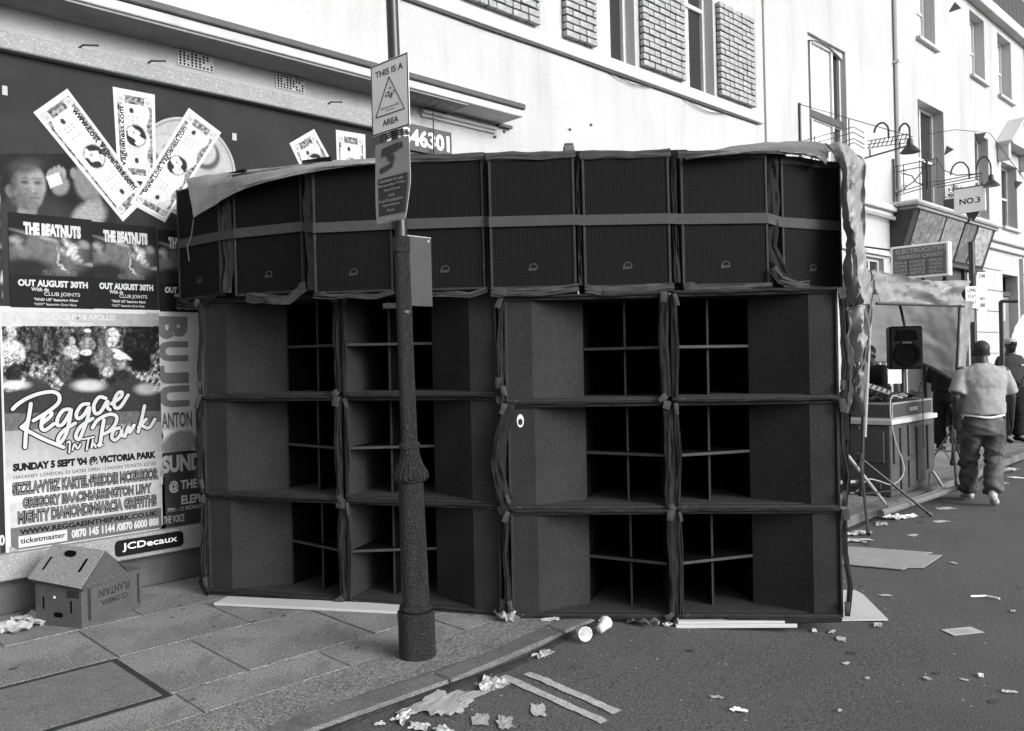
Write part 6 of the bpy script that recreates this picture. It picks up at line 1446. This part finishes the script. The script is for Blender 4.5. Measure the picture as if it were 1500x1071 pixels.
crumple('bundled_clothes', (XB+1.0, YB0+.2, zt_+.18), .36, m_fabl, 'grey bundled cloth on the right end of the counter', 'clothes', amp=.6, asp=.6, n=16)
bg_ = empty('white_screen', (*D(1301, 560, 10.4).xy, 1.25), TH-math.pi/2, 'white upright sheet of card behind the decks, left of the monitor speaker', 'card'); MB().box(0, .19, 0, .01, 0, .27).build('sheet', m_sign, bg_)
# white mains lead looping down the front
pts = [D(*q) for q in ((1322, 583, 8.75), (1308, 580, 8.7), (1304, 590, 8.62), (1305, 615, 8.6), (1312, 648, 8.6), (1322, 675, 8.6), (1324, 690, 8.55), (1318, 703, 8.5), (1305, 710, 8.45), (1285, 704, 8.4), (1270, 703, 8.35), (1255, 720, 8.3), (1245, 722, 8.3))]
def smooth_pts(pts, k=6):
    n = len(pts)-1; return [interp(pts, i/(n*k)) for i in range(n*k+1)]
tag(MB().tube(smooth_pts(pts), .0065, 7).build('mains_lead', m_gpaper, None, smooth=True), 'white mains lead looping down the front of the counter', 'cable')
pts = [D(*q) for q in ((1345, 575, 9.0), (1350, 560, 9.0), (1352, 590, 8.9), (1352, 625, 8.9), (1354, 655, 8.9))]
tag(MB().tube(smooth_pts(pts), .006, 6).build('thin_lead', m_metal, None), 'thin dark lead hanging over the long flight case', 'cable')
# monitor speaker on its pole
c0 = D(1329, 541, 9.9); ms = empty('monitor_speaker', (c0.x, c0.y, c0.z), TH-math.pi/2-.12, 'black plastic monitor speaker on a pole in front of the grey back sheet', 'speaker')
b = MB(); b.prism([(-.19, 0, 0), (.19, 0, 0), (.14, .3, 0), (-.14, .3, 0)], (0, 0, .51)); b.build('cabinet', m_ink, ms, bevel=.02)
MB().lathe([(.14, 0), (.15, .006), (.12, .008), (.05, -.02), (.01, -.01)], (0, 0, 0), 28).build('cone', m_hole, ms); cn = bpy.data.objects['cone']; cn.location = (0, -.004, .18); cn.rotation_euler = (R(90), 0, 0)
MB().prism([(-.13, -.001, .34), (.13, -.001, .34), (.10, -.001, .46), (-.10, -.001, .46)], (0, -.008, 0)).build('horn', m_hole, ms); MB().box(-.05, .05, -.012, -.002, .305, .325).build('maker_plate', m_signd, ms)
MB().tube([(0, .15, 0), (0, .15, .105-c0.z)], .018, 8).build('pole', m_metal, ms)
# tripod stands
def tripod(C, hub, top, feet, label, r=.019, pole_low=.25, top_off=(0, 0)):
    o = empty('tripod_stand', (C.x, C.y, 0), 0, label, 'tripod stand'); L_ = lambda p: Vector((p[0]-C.x, p[1]-C.y, p[2]))
    MB().tube([(0, 0, pole_low), (top_off[0]*.4, top_off[1]*.4, hub+.35), (top_off[0], top_off[1], top)], [r*1.25, r, r*.8], 10).build('pole', m_metal, o); MB().lathe([(r*1.3, 0), (r*2, .01), (r*2, .06), (r*1.3, .07)], (0, 0, hub), 12).build('collar', m_metal, o)
    MB().lathe([(r*1.2, 0), (r*1.7, .01), (r*1.7, .05)], (0, 0, pole_low), 12).build('lower_collar', m_metal, o); MB().box(-.05, .0, -.01, .01, hub+.3, hub+.33).build('clamp_knob', m_metal, o)
    for f in feet:
        q = L_(f); lg = MB().tube([Vector((0, 0, hub+.02)), q], .013, 8).build('leg', m_metal, o); m_ = Vector((0, 0, hub+.02)).lerp(q, .55)
        MB().tube([Vector((0, 0, pole_low+.02)), m_], .008, 6).build('brace', m_metal, lg); MB().tube([q+Vector((0, 0, -.0)), q+(Vector((0, 0, hub))-q).normalized()*.06], .019, 8).build('rubber_foot', m_metal, lg)
    return o
C1 = G(1262, 757, .05); C1.z = 0
f1, f2 = G(1272, 783, .02), G(1364, 755, .02); f3 = Vector((C1.x-.1+.0, 0, 0)); third = (C1-(f1-C1)*.6-(f2-C1)*.7); third.z = .12
tpd = D(1268, 455, (C1-CAMP).dot(F)); tripod(C1, .60, 2.12, [f1, f2, Vector((third.x, third.y, .12))], 'black tripod stand at the left end of the booth, one leg over the kerb', top_off=(tpd.x-C1.x, tpd.y-C1.y))
C2 = G(1396, 700, .1); C2.z = 0
f1, f2 = G(1424, 727, .02), G(1368, 668, .12); third = C2-(f1-C2)*.6-(f2-C2)*.6
tpd = D(1406, 450, (C2-CAMP).dot(F)); tripod(C2, .66, 2.2, [f1, f2, Vector((third.x, third.y, .12))], 'black tripod stand at the right end of the booth, beside the walking man', top_off=(tpd.x-C2.x, tpd.y-C2.y))
# pale struts of a folding frame lying by the counter
for k, (a, c, lb) in enumerate((((1232, 655, 8.0), (1297, 738, 8.35), 'pale metal strut leaning down from the tarpaulin to the kerb'), ((1230, 707, 8.1), (1262, 705, 8.2), 'pale horizontal tube low beside the tripod'), ((1366, 690, 9.6), (1381, 713, 9.5), 'pale metal leg standing right of the counter'))):
    A_, B_ = D(*a), D(*c); tag(MB().tube([A_, B_], [.018, .016], 8).build('metal_strut', m_signg, None), lb, 'strut'); 
# long tubes lying on the kerb in front of the counter
a = G(1290, 752, .13); c = G(1410, 712, .13)
tag(MB().tube([a, c], [.035, .03], 10).build('timber_pole', m_wood), 'round timber pole lying along the kerb in front of the counter', 'pole')
a = G(1300, 744, .13); c = G(1385, 716, .13)
tag(MB().tube([a, c], [.02, .02], 8).build('timber_pole', m_soff), 'thinner pole lying on the pavement behind the round one', 'pole')
# canopy
ZL, ZR = (C1-CAMP).dot(F), (C2-CAMP).dot(F)
cp = empty('booth_canopy', (0, 0, 0), 0, 'sagging pale tarpaulin canopy with a hanging front over the sound booth', 'canopy')
zr = lambda x: lerp(ZL, ZR, (x-1268)/(1406-1268))
tp1 = [D(x, y, zr(x)) for x, y in ((1272, 396), (1290, 400), (1312, 405), (1330, 409), (1350, 411), (1372, 413), (1395, 411), (1418, 412))]
mid1 = [D(x, y, zr(x)-.12) for x, y in ((1276, 420), (1292, 421), (1312, 424), (1330, 425), (1348, 425), (1368, 432), (1390, 425), (1408, 424))]
bt1 = [D(x, y, zr(x)) for x, y in ((1284, 446), (1296, 443), (1312, 443), (1332, 445), (1350, 447), (1372, 449), (1392, 448), (1412, 448))]
drape('valance', [tp1, mid1, bt1], 14, 60, m_tarp, None, fold=.07, fs=3.4, seed=31, parent=cp, fine=.02, pleat=.10)
MB().tube([D(1284, 445, ZL), D(1412, 449, ZR+.02)], .012, 8).build('cross_bar', m_metal, cp)
bk0 = [p+Vector((.6, 2.0, .12)) for p in tp1]
drape('roof_sheet', [tp1, [lerp(p.x, q.x, .5) and Vector(((p.x+q.x)/2, (p.y+q.y)/2, (p.z+q.z)/2-.06)) for p, q in zip(tp1, bk0)], bk0], 16, 40, m_tarp, None, fold=.05, fs=3, seed=33, parent=cp)
for q in (bk0[0], bk0[-1]): MB().tube([(q.x, q.y, .1), q], .016, 8).build('rear_pole', m_metal, cp)
MB().tube([D(1318, 446, 10.2), D(1326, 480, 10.2)], .018, 8).build('strut', m_metal, cp)
MB().tube([D(1277, 397, ZL), D(1266, 640, ZL)], [.022, .022], 8).build('pale_pole', m_signg, cp)
top_ = [D(x, y, Z) for x, y, Z in ((1250, 432, 12.0), (1300, 432, 12.1), (1350, 434, 12.1), (1404, 436, 12.0))]; bot_ = [D(x, y, Z) for x, y, Z in ((1250, 529, 12.0), (1300, 530, 12.1), (1350, 531, 12.1), (1398, 556, 11.9))]
drape('back_sheet', [top_, bot_], 24, 40, mat('grey_sheet', .2, .85, .2, (4, .5), (30, .3, .006), c2=.15), None, fold=.05, fs=2.5, seed=41, parent=cp)
MB().tube([bot_[0], bot_[1], bot_[2], D(1398, 558, 11.9)], .012, 6).build('hem_bar', m_metal, cp)
top_ = [D(x, y, Z) for x, y, Z in ((1408, 440, 10.5), (1416, 440, 10.6), (1424, 445, 10.8))]; bot_ = [D(x, y, Z) for x, y, Z in ((1398, 555, 10.5), (1404, 558, 10.6), (1412, 552, 10.8))]
drape('side_sheet', [top_, bot_], 16, 24, m_tarp, None, fold=.06, fs=3, seed=43, parent=cp)

# sign pole with the parking plates behind the walking man
px_ = G(1430, 652, .1); sp_ = empty('sign_pole', (px_.x, px_.y, .1), 0, 'dark street pole with a cluster of small pale notice plates, behind the walking man', 'sign pole')
MB().tube([(0, 0, 0), (0, 0, 3.3)], .05, 10).build('pole', m_metal, sp_)
Zp = (px_-CAMP).dot(F)
for k, (x0, y0, x1, y1, ls) in enumerate(((1432, 399, 1446, 432, ("ZONE",)), (1415, 420, 1433, 452, ("LONG", "STAY", "ONLY")), (1434, 432, 1445, 466, ("NO", "LOADING")), (1413, 454, 1427, 472, ("PAY",)))):
    A_ = D(x0, y1, Zp-.08); wd = (x1-x0)/FOC*Zp; hg = (y1-y0)/FOC*Zp; pl = MB(); q = localto(sp_, [A_])[0]
    Mx = Matrix.Translation(q) @ Matrix.Rotation(TH-math.pi/2, 4, 'Z'); pl.box(0, wd, -.004, 0, 0, hg, Mx); pp = pl.build('plate', m_sign if k != 3 else m_signg, sp_)
    b = MB(); n = len(ls)
    for i, s_ in enumerate(ls): b = MB(); text_quad(b, s_, Mx @ Vector((wd*.15, -.006, hg*(.75-.28*i))), (Mx.to_3x3() @ Vector((wd*.7, 0, 0))), (0, 0, hg*.16), .03); flat(b, 'lettering', m_dgpaper, pp)
# striped stall sheet at the far right edge
Zs = 15.
l_ = [D(1497, 462, Zs), D(1482, 490, Zs), D(1472, 530, Zs)]; r_ = [D(1520, 455, Zs+1), D(1520, 490, Zs+1), D(1520, 535, Zs+1)]
drape('stall_sheet', [l_, r_], 20, 20, m_sign, 'white pleated sheet sloping down at the right picture edge behind the men', 'sheet', fold=.10, fs=5, seed=51)
rl = empty('railing', (*G(1471, 655, .1).xy, .1), 0, 'dark upright railing post with a small bracket beside the grey door', 'railing'); MB().tube([(0, 0, 0), (0, 0, 2.3)], .035, 8).build('post', m_metal, rl); MB().tube([(0, 0, 2.3), (-.05, -.25, 2.28)], .025, 8).build('bracket', m_metal, rl)

# clutter on the counter
random.seed(77)
for k, (x, y, M, lb) in enumerate(((.30, .75, m_gpaper, 'grey record sleeve lying askew over the decks'), (.75, .9, m_dark, 'black record sleeve at the back of the counter'), (.55, .35, m_paper, 'white record sleeve leaning on the bundled clothes'))):
    z = zt_+(.178 if y < .5 else .14)
    o = MB().box(-.155, .155, -.155, .155, 0, .006).build('record_sleeve', M, None, bevel=.001); o.location = (XB+x, YB0+y, z+.02); o.rotation_euler = (random.uniform(-.15, .15), random.uniform(-.15, .15), random.uniform(0, 3))
    tag(o, lb, 'record sleeve')
for k in range(6):
    x, y = XB+random.uniform(.0, .3), YB0+random.uniform(.1, 1.1); P_ = [Vector((x+random.uniform(-.2, .3), y+random.uniform(-.15, .15), zt_+.2+random.uniform(0, .1))) for _ in range(5)]
    tag(MB().tube(smooth_pts(P_), .005, 5).build('signal_lead', m_metal, None), 'thin black lead tangled over the equipment on the counter', 'cable', 'black leads tangled on the counter')
hd = empty('headphones', (XB+.55, YB0+.2, zt_+.24), .4, 'black headphones resting on the long flight case', 'headphones')
MB().tube([Vector((.09*math.cos(a), 0, .09*math.sin(a))) for a in [math.pi*i/12 for i in range(13)]], .01, 6).build('headband', m_metal, hd)
for s_ in (-1, 1): MB().lathe([(.02, -.02), (.045, -.015), (.045, .015), (.02, .02)], (0, 0, 0), 14).build('ear_cup', m_metal, hd).location = (s_*.09, 0, -.01)
